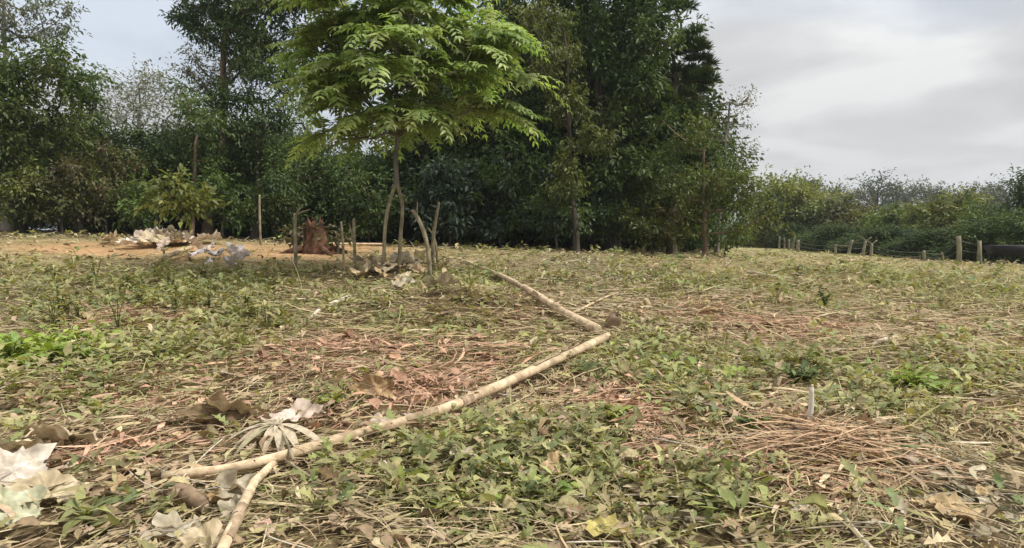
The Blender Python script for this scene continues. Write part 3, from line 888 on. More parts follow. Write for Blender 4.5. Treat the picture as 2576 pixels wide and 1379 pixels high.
for i, (lb, px, py, rx, ry, d, pl0) in enumerate(S):
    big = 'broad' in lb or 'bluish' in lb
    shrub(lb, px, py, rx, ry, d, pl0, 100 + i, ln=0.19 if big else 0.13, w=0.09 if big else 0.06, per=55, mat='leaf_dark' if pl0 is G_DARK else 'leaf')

# deeper rows that close the wood, two shapes copied
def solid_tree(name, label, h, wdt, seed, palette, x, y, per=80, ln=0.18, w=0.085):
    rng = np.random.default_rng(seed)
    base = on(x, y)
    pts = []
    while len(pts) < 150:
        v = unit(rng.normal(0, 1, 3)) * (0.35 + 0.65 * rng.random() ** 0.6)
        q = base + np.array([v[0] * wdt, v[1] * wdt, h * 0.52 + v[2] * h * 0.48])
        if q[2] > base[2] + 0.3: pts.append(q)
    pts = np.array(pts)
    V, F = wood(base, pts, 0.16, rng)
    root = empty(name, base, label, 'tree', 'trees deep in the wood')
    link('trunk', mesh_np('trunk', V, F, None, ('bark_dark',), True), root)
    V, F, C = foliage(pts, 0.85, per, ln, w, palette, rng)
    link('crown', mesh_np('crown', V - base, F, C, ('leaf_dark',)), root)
    return root
deep = 'dark tree deep in the wood, half hidden by the trees in front'
ORD = 'first second third fourth fifth sixth seventh eighth ninth tenth eleventh twelfth thirteenth fourteenth fifteenth sixteenth seventeenth eighteenth nineteenth twentieth'.split()
ORD += ['twenty-' + o_ for o_ in ORD[:9]] + ['thirtieth'] + ['thirty-' + o_ for o_ in ORD[:9]] + ['fortieth'] + ['forty-' + o_ for o_ in ORD[:9]] + ['fiftieth'] + ['fifty-' + o_ for o_ in ORD[:9]] + ['sixtieth']
def rank(objs, text):
    for o_, w_ in zip(sorted(objs, key=lambda q_: q_.location[0] / max(q_.location[1], 1.0)), ORD):
        o_['label'] = text % w_
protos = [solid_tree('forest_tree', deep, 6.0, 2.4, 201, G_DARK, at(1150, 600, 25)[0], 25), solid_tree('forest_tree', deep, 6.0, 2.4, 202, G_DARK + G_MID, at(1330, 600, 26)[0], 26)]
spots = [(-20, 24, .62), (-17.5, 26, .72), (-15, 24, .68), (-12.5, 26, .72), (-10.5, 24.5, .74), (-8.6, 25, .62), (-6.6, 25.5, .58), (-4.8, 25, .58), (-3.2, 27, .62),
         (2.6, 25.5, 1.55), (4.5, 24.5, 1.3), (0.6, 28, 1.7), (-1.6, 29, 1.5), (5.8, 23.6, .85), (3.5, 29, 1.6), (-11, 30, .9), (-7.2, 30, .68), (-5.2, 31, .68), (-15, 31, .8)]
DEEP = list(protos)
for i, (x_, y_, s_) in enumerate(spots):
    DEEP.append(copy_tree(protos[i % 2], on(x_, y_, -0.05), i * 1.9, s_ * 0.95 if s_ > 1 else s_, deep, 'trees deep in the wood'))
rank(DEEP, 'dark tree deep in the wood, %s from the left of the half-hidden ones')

UG = []
for i, (x_, y_, s_) in enumerate([(-26, 31, 1), (-22.5, 30, 1), (-19.5, 31, 1), (-16.5, 29, 1), (-13.5, 30, 1), (-10.5, 28.5, 1), (-8, 29, .9), (-5.5, 28.5, .9), (-3, 30, .9), (-0.5, 27, .9), (1.8, 27.5, .9), (4.2, 27, .9), (6.2, 26.5, .8), (7.6, 28, .7)]):
    o_ = copy_tree(protos[i % 2], on(x_, y_, -0.25), i * 2.3, s_ * 0.8, deep, 'undergrowth deep in the wood', 0.36)
    o_.name = 'undergrowth_bush'; o_['category'] = 'bush'; UG.append(o_)
rank(UG, 'low dark bush in the undergrowth deep in the wood, %s from the left')
UG = []
for i in range(13):
    px = 1860 + i * 62
    q_ = at(px, 620, float(np.interp(px, [1860, 1950, 2050, 2150, 2300, 2450, 2620], [54, 46, 38, 33.5, 28.5, 25, 23])))
    o_ = copy_tree(protos[i % 2], on(q_[0], q_[1], -0.3), i * 1.7, 0.42 + 0.16 * ((i * 5) % 7) / 6, deep, 'bushes under the far tree line', 0.15 + 0.19 * ((i * 4) % 9) / 8)
    o_.name = 'hedge_bush'; o_['category'] = 'bush'; UG.append(o_)
rank(UG, 'dark bush under the far tree line, %s from the left')

# ------------------------------------------------------------------ tree line beyond the fence
def far_tree(label, px, py, rx, ry, d, palette, seed, dens=1.1, per=95, ln=0.30, w=0.15):
    return tree('distant_tree', label, 'tree', px, [(px, py, rx, ry, d), (px - rx * .5, py + ry * .35, rx * .6, ry * .6, d), (px + rx * .5, py + ry * .3, rx * .6, ry * .6, d), (px, 612, rx * .95, 22, d)],
                dens, 0.022 * d, per, ln, w, palette, 'leaf', 'bark_dark', 0.15, 'spread', 'tree line beyond the fence', seed, 0.016 * d, 0.4, tip_r=0.015)
FT = [('bright green spreading tree at the left end of the far tree line', 1975, 525, 92, 70, 46, G_MID + G_YEL),
      ('dark rounded tree behind the orange marker post', 1900, 585, 50, 36, 52, G_DARK),
      ('brownish tree behind the cluster of thin fence posts', 2085, 560, 60, 52, 44, G_BROWN + G_MID),
      ('dull brown-green tree behind the leaning fence posts', 2165, 575, 65, 48, 41, G_BROWN + G_OLIVE),
      ('wide green tree right of the leaning fence posts', 2265, 570, 85, 50, 37, G_MID + G_YEL[2:]),
      ('broad light green tree behind the tall thick fence post', 2395, 562, 95, 58, 33, G_MID + G_YEL),
      ('dark green tree between the thick post and the right edge', 2495, 580, 70, 60, 28, G_MID + G_DARK),
      ('dark tall tree cut by the right edge of the picture', 2590, 535, 62, 100, 25.5, G_DARK + G_BLUE)]
for i, a in enumerate(FT):
    far_tree(*a, 300 + i, ln=0.005 * a[5] + 0.03, w=0.0024 * a[5] + 0.015, dens=4.2 * (45 / a[5]) ** .5)
RG = [(1990, 478, 50, 22), (2050, 488, 40, 20), (2120, 500, 50, 24), (2200, 490, 50, 24), (2280, 492, 50, 22), (2350, 500, 45, 20), (2440, 496, 55, 26), (2520, 512, 50, 24)]
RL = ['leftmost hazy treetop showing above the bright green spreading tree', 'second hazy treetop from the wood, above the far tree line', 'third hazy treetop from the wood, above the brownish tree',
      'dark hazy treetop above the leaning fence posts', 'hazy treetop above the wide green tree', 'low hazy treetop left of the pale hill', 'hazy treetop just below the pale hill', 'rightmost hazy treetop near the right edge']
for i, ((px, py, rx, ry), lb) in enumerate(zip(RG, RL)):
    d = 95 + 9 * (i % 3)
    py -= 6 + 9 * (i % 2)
    tree('distant_tree', lb, 'tree', px, [(px, py, rx, ry, d), (px, py + 40, rx * 1.1, 36, d)], 1.1, 1.7, 70, 0.42, 0.20, G_GREY + G_BLUE, 'leaf', 'bark_dark', 0.3, 'spread', 'hazy treetops on the skyline', 350 + i, 1.4, 0.4, tip_r=0.04)  # grey-blue leaf colours paint in most of the distance haze

# hills far off
hx = np.linspace(-900, 2700, 90)
hy = np.array([1900, 2050, 2250, 2500, 2800])
X, Y = np.meshgrid(hx, hy)
prof = 30 + 75 * np.exp(-((X - 1530) / 120) ** 2) + 30 * np.exp(-((X - 1150) / 260) ** 2) + 55 * fbm(X, Y, 0.0035, 3, 3)
Z = prof * np.array([0, .6, 1, .7, 0])[:, None] - 1.0
V = np.stack([X, Y, Z], -1).reshape(-1, 3)
ii = (np.arange(4)[:, None] * 90 + np.arange(89)[None, :]).ravel()
F = np.stack([ii, ii + 1, ii + 91, ii + 90], 1)
tag(link('hills', mesh_np('hills', V, F, pal(len(V), G_DARK, 0.1), ('soil',), True)), 'pale distant hills on the skyline at right', 'hills', kind='structure')

# ------------------------------------------------------------------ fence on the right
fr = on(*gp(2411, 664)[:2])
fence = empty('wire_fence', fr, 'old wire fence of uneven wooden posts along the right of the field', 'fence')
def stake_part(name, px0, py0, px1, py1, r, d, mat, parent, org, cap=None, lab=None, fork_=False):
    """post from its foot (px0, py0) to its top (px1, py1) at depth d"""
    f_ = at(px0, py0, d); f_[2] = terr(f_[0], f_[1]) - 0.08
    t_ = at(px1, py1, d)
    mid = (f_ + t_) / 2 + np.array([random.uniform(-1, 1), random.uniform(-1, 1), 0]) * r * 0.5
    o = tube_obj(name, spline([f_, mid, t_], 6), np.linspace(r * 1.15, r * 0.9, 6), mat, parent, 8, 0.12, int(px0), org, True, cap)
    if lab: o['label'] = lab
    return f_, t_
tops = []
def gd(px, py):
    return gp(px, py)[1] / ray(px, py)[1]
for (bx, by, tx, ty, r, lab) in [(1960, 627, 1961, 595, .05, None), (1973, 628, 1973, 598, .045, None), (1984, 631, 1985, 602, .06, None), (1995, 632, 1999, 596, .06, 'slightly leaning thin post'),
                                 (2009, 635, 2009, 604, .075, 'thick pale post'), (2103, 641, 2102, 615, .05, None), (2133, 645, 2144, 604, .065, 'post leaning to the right'),
                                 (2169, 646, 2179, 604, .06, 'leaning post with a forked top'), (2191, 648, 2193, 612, .06, 'pale post with a forked top'),
                                 (2324, 660, 2324, 630, .05, None), (2369, 661, 2369, 635, .045, None), (2411, 665, 2411, 594, .07, 'tall thick grey post'), (2464, 668, 2464, 606, .06, 'dark post')]:
    d = min(gd(bx, by), 60)
    f_, t_ = stake_part('post', bx, by, tx, ty, r, d, 'post_wood', fence, fr, None, lab)
    tops.append((f_, t_, r))
    if lab and 'fork' in lab:
        for s_ in (-1, 1):
            tube_obj('post_prong', [t_ - [0, 0, .05], t_ + [s_ * 0.22, 0, 0.12]], [r * .6, r * .45], 'post_wood', fence, 6, 0.1, 3, fr)
for frac in (0.55, 0.85):
    for (a, b_) in zip(tops[:-1], tops[1:]):
        pa = a[0] * (1 - frac) + a[1] * frac; pb = b_[0] * (1 - frac) + b_[1] * frac
        mid = (pa + pb) / 2 - [0, 0, 0.02 * np.linalg.norm(pa - pb)]
        tube_obj('wire', spline([pa, mid, pb], 6), 0.008, 'wire', fence, 4, 0, 1, fr)
a, b_ = tops[5], tops[6]
tube_obj('rail', [a[1] - [0, 0, .05], b_[0] * .35 + b_[1] * .65], [.04, .045], 'post_wood', fence, 6, 0.1, 9, fr)
d = min(gd(1882, 620), 55)
mk = on(at(1882, 620, d)[0], at(1882, 620, d)[1])
root = empty('marker_post', mk, 'thin orange marker post standing at the right end of the wood', 'post')
stake_part('shaft', 1882, 620, 1882, 600, .07, d, 'post_wood', root, mk)
tube_obj('painted_tip', [at(1882, 602, d), at(1882, 594, d), at(1882, 587, d)], [.085, .08, .05], 'orange_paint', root, 8, 0.05, 2, mk)

# low black trough at the right edge
d = 20.5
c_ = at(2535, 655, d)
tb = on(c_[0], c_[1])
root = empty('trough', tb, 'low black trough on legs under the dark tree at the right edge', 'trough')
def box_np(cx, cy, cz, sx, sy, sz, tp=1.0):
    V = np.array([[x_ * sx / 2 * (tp if z_ < 0 else 1), y_ * sy / 2 * (tp if z_ < 0 else 1), z_ * sz / 2] for z_ in (-1, 1) for y_ in (-1, 1) for x_ in (-1, 1)]) + [cx, cy, cz]
    F = np.array([[0, 2, 3, 1], [4, 5, 7, 6], [0, 1, 5, 4], [2, 6, 7, 3], [0, 4, 6, 2], [1, 3, 7, 5]])
    return V, F
V, F = box_np(0.3, 0, 0.48, 1.7, 0.7, 0.34, 0.82)
F = np.delete(F, 1, 0)
V2, F2 = box_np(0.3, 0, 0.50, 1.6, 0.6, 0.30, 0.82)
F2 = np.delete(F2, 1, 0)[:, ::-1]
rim = np.array([[4, 5, 13, 12], [5, 7, 15, 13], [7, 6, 14, 15], [6, 4, 12, 14]])
link('basin', mesh_np('basin', np.concatenate([V, V2]), np.concatenate([F, F2 + 8, rim]), None, ('black_trough',)), root)
for sx in (-0.4, 1.0):
    for sy in (-.22, .22):
        tube_obj('leg', np.array([[sx, sy, -0.05], [sx, sy, 0.36]]) + tb, 0.04, 'black_trough', root, 6, 0, 1, tb)

# ------------------------------------------------------------------ cut stakes by the young tree
def cut_stake(label, pix, d, r0, r1, seed, extra=None, mat='stake'):
    """stem through pixels (px, py) from the ground up at depth d"""
    P = [at(px, py, d) for px, py in pix]
    P[0][2] = terr(P[0][0], P[0][1]) - 0.06
    P = np.array(P)
    root = empty('cut_stake', [P[0][0], P[0][1], P[0][2] + 0.06], label, 'stake', 'stakes cut off at waist height')
    org = np.array(root.location)
    path = spline(P, 10)
    rad = np.linspace(r0, r1, 10) * (1 + 0.10 * np.sin(np.arange(10) * 2.3 + seed))
    tube_obj('shaft', path, rad, mat, root, 8, 0.08, seed, org)
    e = path[-1]; dd = unit(path[-1] - path[-2])
    tube_obj('cut_end', [e - dd * 0.004, e + dd * 0.012 + [0.01, 0, 0]], [r1 * 1.02, r1 * 0.7], 'cut_wood', root, 8, 0.1, seed, org)
    for k, (pa, pb, ra) in enumerate(extra or []):
        tube_obj('side_twig', spline([at(*pa, d), (at(*pa, d) + at(*pb, d)) / 2 + [0, .02, .01], at(*pb, d)], 5), np.linspace(ra, ra * .6, 5), mat, root, 6, 0.1, k, org)
    return root
cut_stake('upright cut stake with a broken crosspiece on top, left of the young tree', [(744, 652), (743, 600), (742, 540)], 11.0, .034, .028, 1, [((741, 542), (778, 528), .022), ((742, 540), (764, 515), .018)])
cut_stake('forked thin stake between the broken stake and the two stems', [(893, 682), (892, 620), (890, 552)], 10.8, .028, .022, 2, [((891, 620), (878, 560), .02)])
cut_stake('bent stake leaning left with a slanting cut top', [(1082, 692), (1078, 640), (1068, 590), (1053, 552), (1038, 530)], 10.3, .036, .030, 3, [((1048, 545), (1050, 508), .016)])
cut_stake('straight stake leaning right with a pale cut tip', [(1087, 642), (1091, 590), (1097, 550), (1104, 511)], 11.6, .034, .024, 4)
cut_stake('short thin stake leaning against the straight one', [(1103, 642), (1094, 605), (1078, 575)], 11.7, .024, .016, 5)
cut_stake('thin pale stub standing alone in front of the dark shrub', [(654, 560), (653, 525), (653, 492)], 15.5, .028, .022, 6)
cut_stake('short stake in the shade left of the forked stake', [(865, 640), (862, 600), (858, 560)], 13.0, .026, .02, 7)

# rail-like pole lying along the bare earth
p0, p1 = gp(774, 617), gp(965, 620)
tube_obj_ = tube_obj('fallen_pole', spline([p0 + [0, 0, .05], (p0 + p1) / 2 + [0, 0, .05], p1 + [0, 0, .06]], 8), .03, 'peeled', None, 7, 0.08, 4)
tag(tube_obj_, 'thin tan pole lying level on the bare earth behind the stakes', 'pole')

# rust-brown broken stump at the foot of the wood
sb = on(*at(795, 640, 14.5)[:2])
root = empty('tree_stump', sb, 'jagged rust-brown stump at the foot of the dark trees', 'stump')
V = []; ns, nr = 22, 12
rg = np.random.default_rng(3)
jag = 0.8 + 0.35 * rg.random(ns)
for i in range(nr):
    f = i / (nr - 1)
    for j in range(ns):
        a = 2 * math.pi * j / ns
        r_ = (0.26 * (1 - f) ** 2.2 + 0.19) * (1 + 0.2 * math.sin(3 * a + 1) + 0.13 * math.sin(7 * a + 9 * f) + 0.12 * rg.normal())
        V.append([math.cos(a) * r_ - 0.05 * f, math.sin(a) * r_ * .8, 0.85 * f * (jag[j] * f + 1 - f) - .08])
V.append([0.02, 0, 0.55])
F = np.array([[i * ns + j, i * ns + (j + 1) % ns, (i + 1) * ns + (j + 1) % ns, (i + 1) * ns + j] for i in range(nr - 1) for j in range(ns)])
T = np.array([[(nr - 1) * ns + j, (nr - 1) * ns + (j + 1) % ns, nr * ns] for j in range(ns)])
link('trunk', mesh_np('trunk', np.array(V) * [.85, .85, .9], [T, F], None, ('red_wood',)), root)
for k, a in enumerate((0.3, 2.6, 3.7, 5.4)):
    q = np.array([math.cos(a), math.sin(a), 0])
    tube_obj('root', [sb + q * .3 + [0, 0, .12], sb + q * .55 + [0, 0, .05], sb + q * .85 + [0, 0, -.03]], [.09, .06, .02], 'red_wood', root, 7, 0.15, k, sb)

# ------------------------------------------------------------------ poles and sticks in the foreground
def stick(name, label, pts, r, cat='stick', mat='peeled', seed=0, sides=10, n=22, cap='cut_wood', knots=4):
    path = spline(pts, n)
    rg = np.random.default_rng(seed)
    wn = np.stack([np.interp(np.arange(n), np.linspace(0, n - 1, max(4, n // 5)), rg.normal(0, 0.3, max(4, n // 5))) for _ in range(3)], 1)
    path = path + wn * np.mean(r) * np.array([1, 1, .5])
    rad = np.interp(np.linspace(0, 1, n), np.linspace(0, 1, len(r)), r)
    for k in rg.integers(2, n - 2, knots):
        rad[k] *= 1.07
    root = empty(name, path[0], label, cat)
    tube_obj('shaft', path, rad, mat, root, sides, 0.035, seed, path[0])
    for e, d_, r_ in ((path[0], unit(path[0] - path[1]), rad[0]), (path[-1], unit(path[-1] - path[-2]), rad[-1])):
        tube_obj('cut_end', [e - d_ * 0.003, e + d_ * 0.004], [r_ * 1.01, r_ * 0.8], cap, root, sides, 0.04, seed + 1, path[0])
    for k in rg.integers(1, n - 4, knots * 2):
        m_ = int(rg.integers(1, 3)); a0 = rg.random() * 6.283; sp_ = rg.uniform(.7, 1.7)
        seg = path[k:k + m_ + 1]; tg = unit(np.gradient(seg, axis=0))
        Vb = []
        for q_, t_, r_ in zip(seg, tg, rad[k:k + m_ + 1]):
            s_ = unit(np.cross(t_, [0, 0, 1.0])); u_ = np.cross(s_, t_)
            for j in range(6):
                a = a0 + sp_ * (j / 5 - .5) * (.6 + .8 * rg.random())
                Vb.append(q_ + (s_ * math.cos(a) + u_ * math.sin(a)) * r_ * (1.07 + .06 * rg.random() + (.22 * rg.random() if j in (0, 5) else 0)))
        Fb = np.array([[i_ * 6 + j, i_ * 6 + j + 1, i_ * 6 + j + 7, i_ * 6 + j + 6] for i_ in range(len(seg) - 1) for j in range(5)])
        link('bark_flake', mesh_np('bark_flake', np.array(Vb) - path[0], Fb, None, ('thin_bark',), True), root)
    for k in rg.integers(3, n - 3, knots):
        a = rg.random() * 6.283
        q = np.array([math.cos(a) * .6, math.sin(a) * .6, .5])
        tube_obj('knot', [path[k], path[k] + q * rad[k] * 1.7], [rad[k] * .42, rad[k] * .2], mat, root, 6, 0.1, int(k), path[0])
    return root, path, rad
Pm = [gp(412, 1196, .05), gp(560, 1182, .07), gp(690, 1160, .08), gp(900, 1096, .075), gp(1100, 1040, .09), gp(1230, 985, .09), gp(1380, 915, .10), gp(1527, 846, .10)]
mp_root, mpath, mrad = stick('fallen_pole', 'long peeled tan pole lying diagonally across the foreground', Pm, [.019, .021, .023, .026, .029, .032, .035, .038], 'pole', seed=2, n=34, knots=6)
k = 8
tube_obj('knot_hole', [mpath[k] + [0, -.006, .008], mpath[k] + [-.002, -.0185, .0125]], [.011, .008], 'hollow', mp_root, 8, 0.1, 1, mpath[0])
stick('stick', 'shorter tan stick running from the long pole to the bottom edge', [gp(700, 1150, .05), gp(650, 1222, .08), gp(600, 1310, .09), gp(520, 1480, .09)], [.016, .018, .019, .020], seed=3, n=16, knots=3)
stick('fallen_pole', 'pale pole receding from the butt of the long pole toward the wood', [gp(1505, 832, .06), gp(1420, 790, .08), gp(1320, 728, .09), gp(1250, 690, .08), gp(1170, 655, .05)], [.052, .044, .04, .034, .026], 'pole', seed=4, n=26)
stick('stick', 'thin tan stick lying beside the pale receding pole', [gp(1440, 790, .03), gp(1500, 760, .06), gp(1560, 735, .04)], [.015, .014, .01], seed=14, n=10, knots=1)
stick('stick', 'pale stick lying at the left above the bright green weeds', [gp(85, 872, .04), gp(150, 850, .06), gp(235, 828, .05)], [.024, .026, .022], seed=5, n=12)
stick('stick', 'tan stick poking from the pale heap over the bare earth', [gp(385, 662, .05), gp(420, 645, .12), gp(480, 622, .16)], [.04, .045, .04], seed=6, n=12)
stick('stick', 'crooked bleached stick lying in the middle distance left of the pale pole', [gp(780, 800, .03), gp(815, 775, .06), gp(880, 748, .05)], [.02, .026, .03], mat='pale_wood', seed=7, n=12)
stick('stick', 'pale short stick on the field at the right', [gp(2195, 868, .02), gp(2225, 858, .04), gp(2255, 850, .03)], [.016, .02, .018], mat='pale_wood', seed=8, n=10, knots=1)
stick('stick', 'long thin bleached stick lying far out on the field', [gp(1880, 684, .03), gp(1930, 692, .05), gp(1990, 702, .03)], [.025, .03, .02], mat='pale_wood', seed=9, n=10, knots=1)
stick('stick', 'thin pale stick at the bottom edge right of the middle', [gp(2105, 1290, .03), gp(2150, 1340, .05), gp(2190, 1395, .05)], [.008, .010, .010], mat='pale_wood', seed=10, n=10, knots=1)
stick('stick', 'thin dry stem crossing the weeds below the long pole', [gp(720, 1165, .07), gp(800, 1215, .04), gp(900, 1245, .05), gp(1005, 1285, .03)], [.006, .007, .006, .005], mat='stake', seed=11, n=14, knots=1)
stick('stick', 'short thick reddish stick end lying below the left end of the pole', [gp(425, 1245, .07), gp(470, 1250, .08), gp(520, 1285, .04)], [.035, .036, .028], mat='brown_wood', seed=12, n=10, knots=2)

# dark stump and brown clod by the butt of the pole
cb = gp(1538, 842)
root = empty('tree_stump', cb, 'small dark brown stump at the butt of the long pole', 'stump')
tube_obj('trunk', spline([cb + [.02, .12, -.05], cb + [.03, .12, .08], cb + [.05, .10, .17]], 6), [.085, .08, .075, .07, .065, .06], 'brown_wood', root, 12, .18, 5, cb)
tube_obj('splinter', [cb + [.06, .10, .13], cb + [.09, .10, .23]], [.025, .006], 'brown_wood', root, 6, .1, 3, cb)

# upright pale stub on the straw heap
sb = gp(2033, 1072)
root = empty('cut_stake', sb, 'bleached upright stub standing behind the reddish straw heap', 'stake', 'stakes cut off at waist height')
top_ = sb + np.array([0.012, 0, (1072 - 980) / FPX * sb[1]])
tube_obj('shaft', spline([sb - [0, 0, .04], (sb + top_) / 2 + [.006, 0, 0], top_], 8), np.linspace(.016, .012, 8), 'bleached', root, 8, .08, 2, sb)
tube_obj('cut_end', [top_ - [0, 0, .003], top_ + [0.005, 0, .016]], [.010, .004], 'cut_wood', root, 8, .1, 2, sb)

# heap of reddish straw
hp = gp(2085, 1160)
acc = Acc()
n = 900
x = hp[0] + RNG.normal(0, .22, n); y = hp[1] + RNG.normal(0, .20, n)
z = terr(x, y) + 0.01 + 0.13 * RNG.random(n) * np.exp(-((x - hp[0]) / .3) ** 2 - ((y - hp[1]) / .3) ** 2)
V, F = ribbons(np.stack([x, y, z], 1), RNG.normal(-0.35, .55, n) + math.pi * RNG.integers(0, 2, n), RNG.normal(.03, .1, n), .12 + .3 * RNG.random(n), .005 + .007 * RNG.random(n), RNG.normal(.1, .1, n), 4, RNG.normal(0, .6, n))
acc.add(V - hp, F, np.repeat(pal(n, [(0.52, 0.36, 0.24), (0.44, 0.29, 0.19), (0.60, 0.44, 0.30), (0.33, 0.215, 0.14), (0.45, 0.36, 0.22)]), 10, 0))
tag(link('straw_heap', acc.mesh('straw_heap', ('dry',)), None, hp), 'heap of reddish dry straw in front of the bleached stub', 'straw heap', kind='thing')

# ------------------------------------------------------------------ big dead leaves
def lobed(seed, size, lobes=5, depth=0.35, curl=0.35, aspect=0.7, crumple=0.13):
    """one large leaf: midrib along +x, lobed edge, curled and crumpled"""
    rg = np.random.default_rng(seed)
    na, nr_ = 48, 7
    V = [[0, 0, 0]]
    ph = rg.random() * 6
    for i in range(1, nr_ + 1):
        f = i / nr_
        for j in range(na):
            a = 2 * math.pi * j / na
            rr = 1 + depth * f * (.55 * math.sin(lobes * a + ph + .9 * math.sin(a + 2 * ph)) + .45 * math.sin((lobes - 2) * a + 2.3 * ph) + .22 * math.sin((lobes + 4) * a + 1.7 * ph)) + .04 * math.sin(17 * a + ph)
            x_ = math.cos(a) * rr * f; y_ = math.sin(a) * rr * f * aspect
            z_ = curl * (y_ * y_ * 1.2 + .35 * x_ * x_ * math.sin(ph)) + crumple * math.sin(5 * x_ + ph) * math.cos(6 * y_ + ph) + .5 * crumple * math.sin(11 * x_ + 9 * y_ + 2 * ph) + 0.06 * abs(math.sin(lobes * a / 2)) * f
            V.append([x_, y_, z_])
    V = np.array(V) * size / 2
    F = np.array([[1 + (i - 1) * na + j, 1 + i * na + j, 1 + i * na + (j + 1) % na, 1 + (i - 1) * na + (j + 1) % na] for i in range(1, nr_) for j in range(na)])
    T = np.array([[0, 1 + j, 1 + (j + 1) % na] for j in range(na)])
    return V, T, F
def dead_leaf(label, px, py, size, col, seed, rot=None, lift=.05, group=None, lobes=5, depth=.3, curl=.4, aspect=.7, stalk=True):
    rg = np.random.default_rng(seed)
    V, T, F = lobed(seed, size, lobes, depth, curl, aspect)
    col = np.asarray(col)
    st = fbm(V[:, 0] / size * 6 + seed * 3.7, V[:, 1] / size * 6, 1.0, 3, seed)[:, None]
    C = np.clip(col[None] * (0.6 + 0.75 * st) * np.array([1, .98, .94]) ** (4 * (1 - st)), 0, 1)
    vi = np.arange(1, len(V)); vi = vi[((vi - 1) % 48) % 6 == 0]
    C[vi] = np.clip(C[vi] * 1.22, 0, .8); V[vi, 2] += size * .012
    p_ = gp(px, py, lift)
    e_ = rot or (rg.normal(0, .3), rg.normal(0, .3), rg.random() * 6.283)
    root = link('dead_leaf', mesh_np('dead_leaf', V, [T, F], C, ('dry',), True), None, p_, e_)
    tag(root, label, 'leaf', group)
    if stalk:
        Vt, Ft, Tt = tube(spline([[0, 0, .002], [-size * .4, .01, .0], [-size * .8, .03 * size, -.015]], 6), np.linspace(.0035, .0025, 6), 5, 0, True)
        link('stalk', mesh_np('stalk', Vt, [Tt, Ft], np.tile(col * .8, (len(Vt), 1)), ('dry',), True), root)
    return root
WHITE = (0.58, 0.54, 0.52); CREAM = (0.48, 0.42, 0.32); TAN = (0.40, 0.31, 0.20); LAV = (0.47, 0.40, 0.37); GRY = (0.40, 0.37, 0.31); PGRN = (0.44, 0.46, 0.36)
dead_leaf('large cream lobed dead leaf, uppermost at the bottom left', 155, 1106, .30, CREAM, 1, (-.35, .1, .15), .06)
dead_leaf('cream dead leaf cut by the left edge below the uppermost one', 50, 1138, .28, CREAM, 2, (-.4, .2, .6), .08)
dead_leaf('large bleached white dead leaf at the left edge', 30, 1195, .30, WHITE, 3, (.55, -.2, 1.3), .09)
dead_leaf('pale greenish dead leaf in the bottom left corner', 5, 1290, .27, PGRN, 4, (.6, .2, 1.0), .08)
dead_leaf('cream dead leaf right of the large bleached one', 120, 1236, .26, CREAM, 5, (.2, .35, .3), .05)
dead_leaf('grey folded dead leaf propped by the fork of the sticks', 592, 1232, .23, GRY, 6, (1.0, .3, 1.2), .08, curl=.9, aspect=.5)
dead_leaf('pale grey dead leaf near the bottom edge left of the stick', 440, 1345, .19, GRY, 7, (.2, .2, .5), .05)
dead_leaf('cream dead leaf at the bottom edge beside the stick', 520, 1362, .14, CREAM, 8, (.5, .1, .3), .05)
dead_leaf('small pink dead leaf right of the stick near the bottom', 668, 1328, .08, (.5, .36, .32), 9, None, .04)
dead_leaf('dark brown curled dead leaf left of the palmate leaf', 555, 1058, .42, (.20, .15, .10), 10, (.5, .1, .2), .06, curl=1.1, aspect=.45)
dead_leaf('cream upper rim of a curled leaf above the dark one', 590, 1034, .40, (.46, .38, .26), 11, (-.5, .1, -.1), .11, curl=1.0, aspect=.28, depth=.15)
dead_leaf('pinkish white crumpled leaf right of the palmate leaf', 748, 1058, .30, (.60, .52, .50), 12, (.2, -.2, .1), .09, curl=.6, aspect=.55)
dead_leaf('pinkish grey dead leaf behind the long pole, left one of the pair', 960, 1068, .17, LAV, 13, (.3, .1, .3), .05)
dead_leaf('pinkish grey dead leaf behind the long pole, right one of the pair', 1010, 1050, .14, LAV, 14, (.3, .3, 2.3), .05)
dead_leaf('brown folded dead leaf standing on edge left of the long pole', 945, 975, .26, (.36, .26, .16), 15, (1.1, .2, .2), .08, curl=.8, aspect=.5)
dead_leaf('grey flat dead leaf among the weeds below the long pole', 1168, 1150, .15, GRY, 16, (.1, .1, .8), .08, depth=.1)
dead_leaf('tan dead leaf upright in the weeds right of the grey one', 1395, 1170, .14, TAN, 17, (.9, .1, 1.0), .08)
dead_leaf('yellowish dead leaf at the bottom edge right of the middle', 1530, 1335, .16, (.42, .38, .16), 18, (.2, .1, .3), .05)
dead_leaf('tan ragged dead leaf at the right bottom by the edge', 2405, 1290, .20, TAN, 19, (.3, .2, .3), .04)
dead_leaf('grey-white dead leaf left of the reddish straw heap', 1865, 1010, .20, GRY, 20, (.3, .4, .8), .04)
G_ = []
for i in range(26):
    px, py = random.uniform(885, 1130), random.uniform(640, 712)
    G_.append(dead_leaf('pale dry leaf lying round the feet of the cut stakes', px, py, random.uniform(.22, .42), random.choice([CREAM, (.50, .42, .30), GRY, (.46, .36, .25)]), 40 + i, (random.gauss(.3, .35), random.gauss(0, .3), random.random() * 6), .13, 'dry leaves round the cut stakes', stalk=False))
rank(G_, 'pale dry leaf round the feet of the cut stakes, %s from the left'); G_ = []
for i in range(40):
    px, py = random.uniform(250, 2500), random.uniform(760, 1340)
    G_.append(dead_leaf('tan dry leaf lying loose among the straw of the open field', px, py, random.uniform(.07, .15), random.choice([TAN, (.34, .24, .15), GRY, (.44, .35, .22), LAV]), 90 + i, None, .05, 'dry leaves scattered over the field', stalk=False))
rank(G_, 'small dry leaf lying loose on the open field, %s from the left'); G_ = []
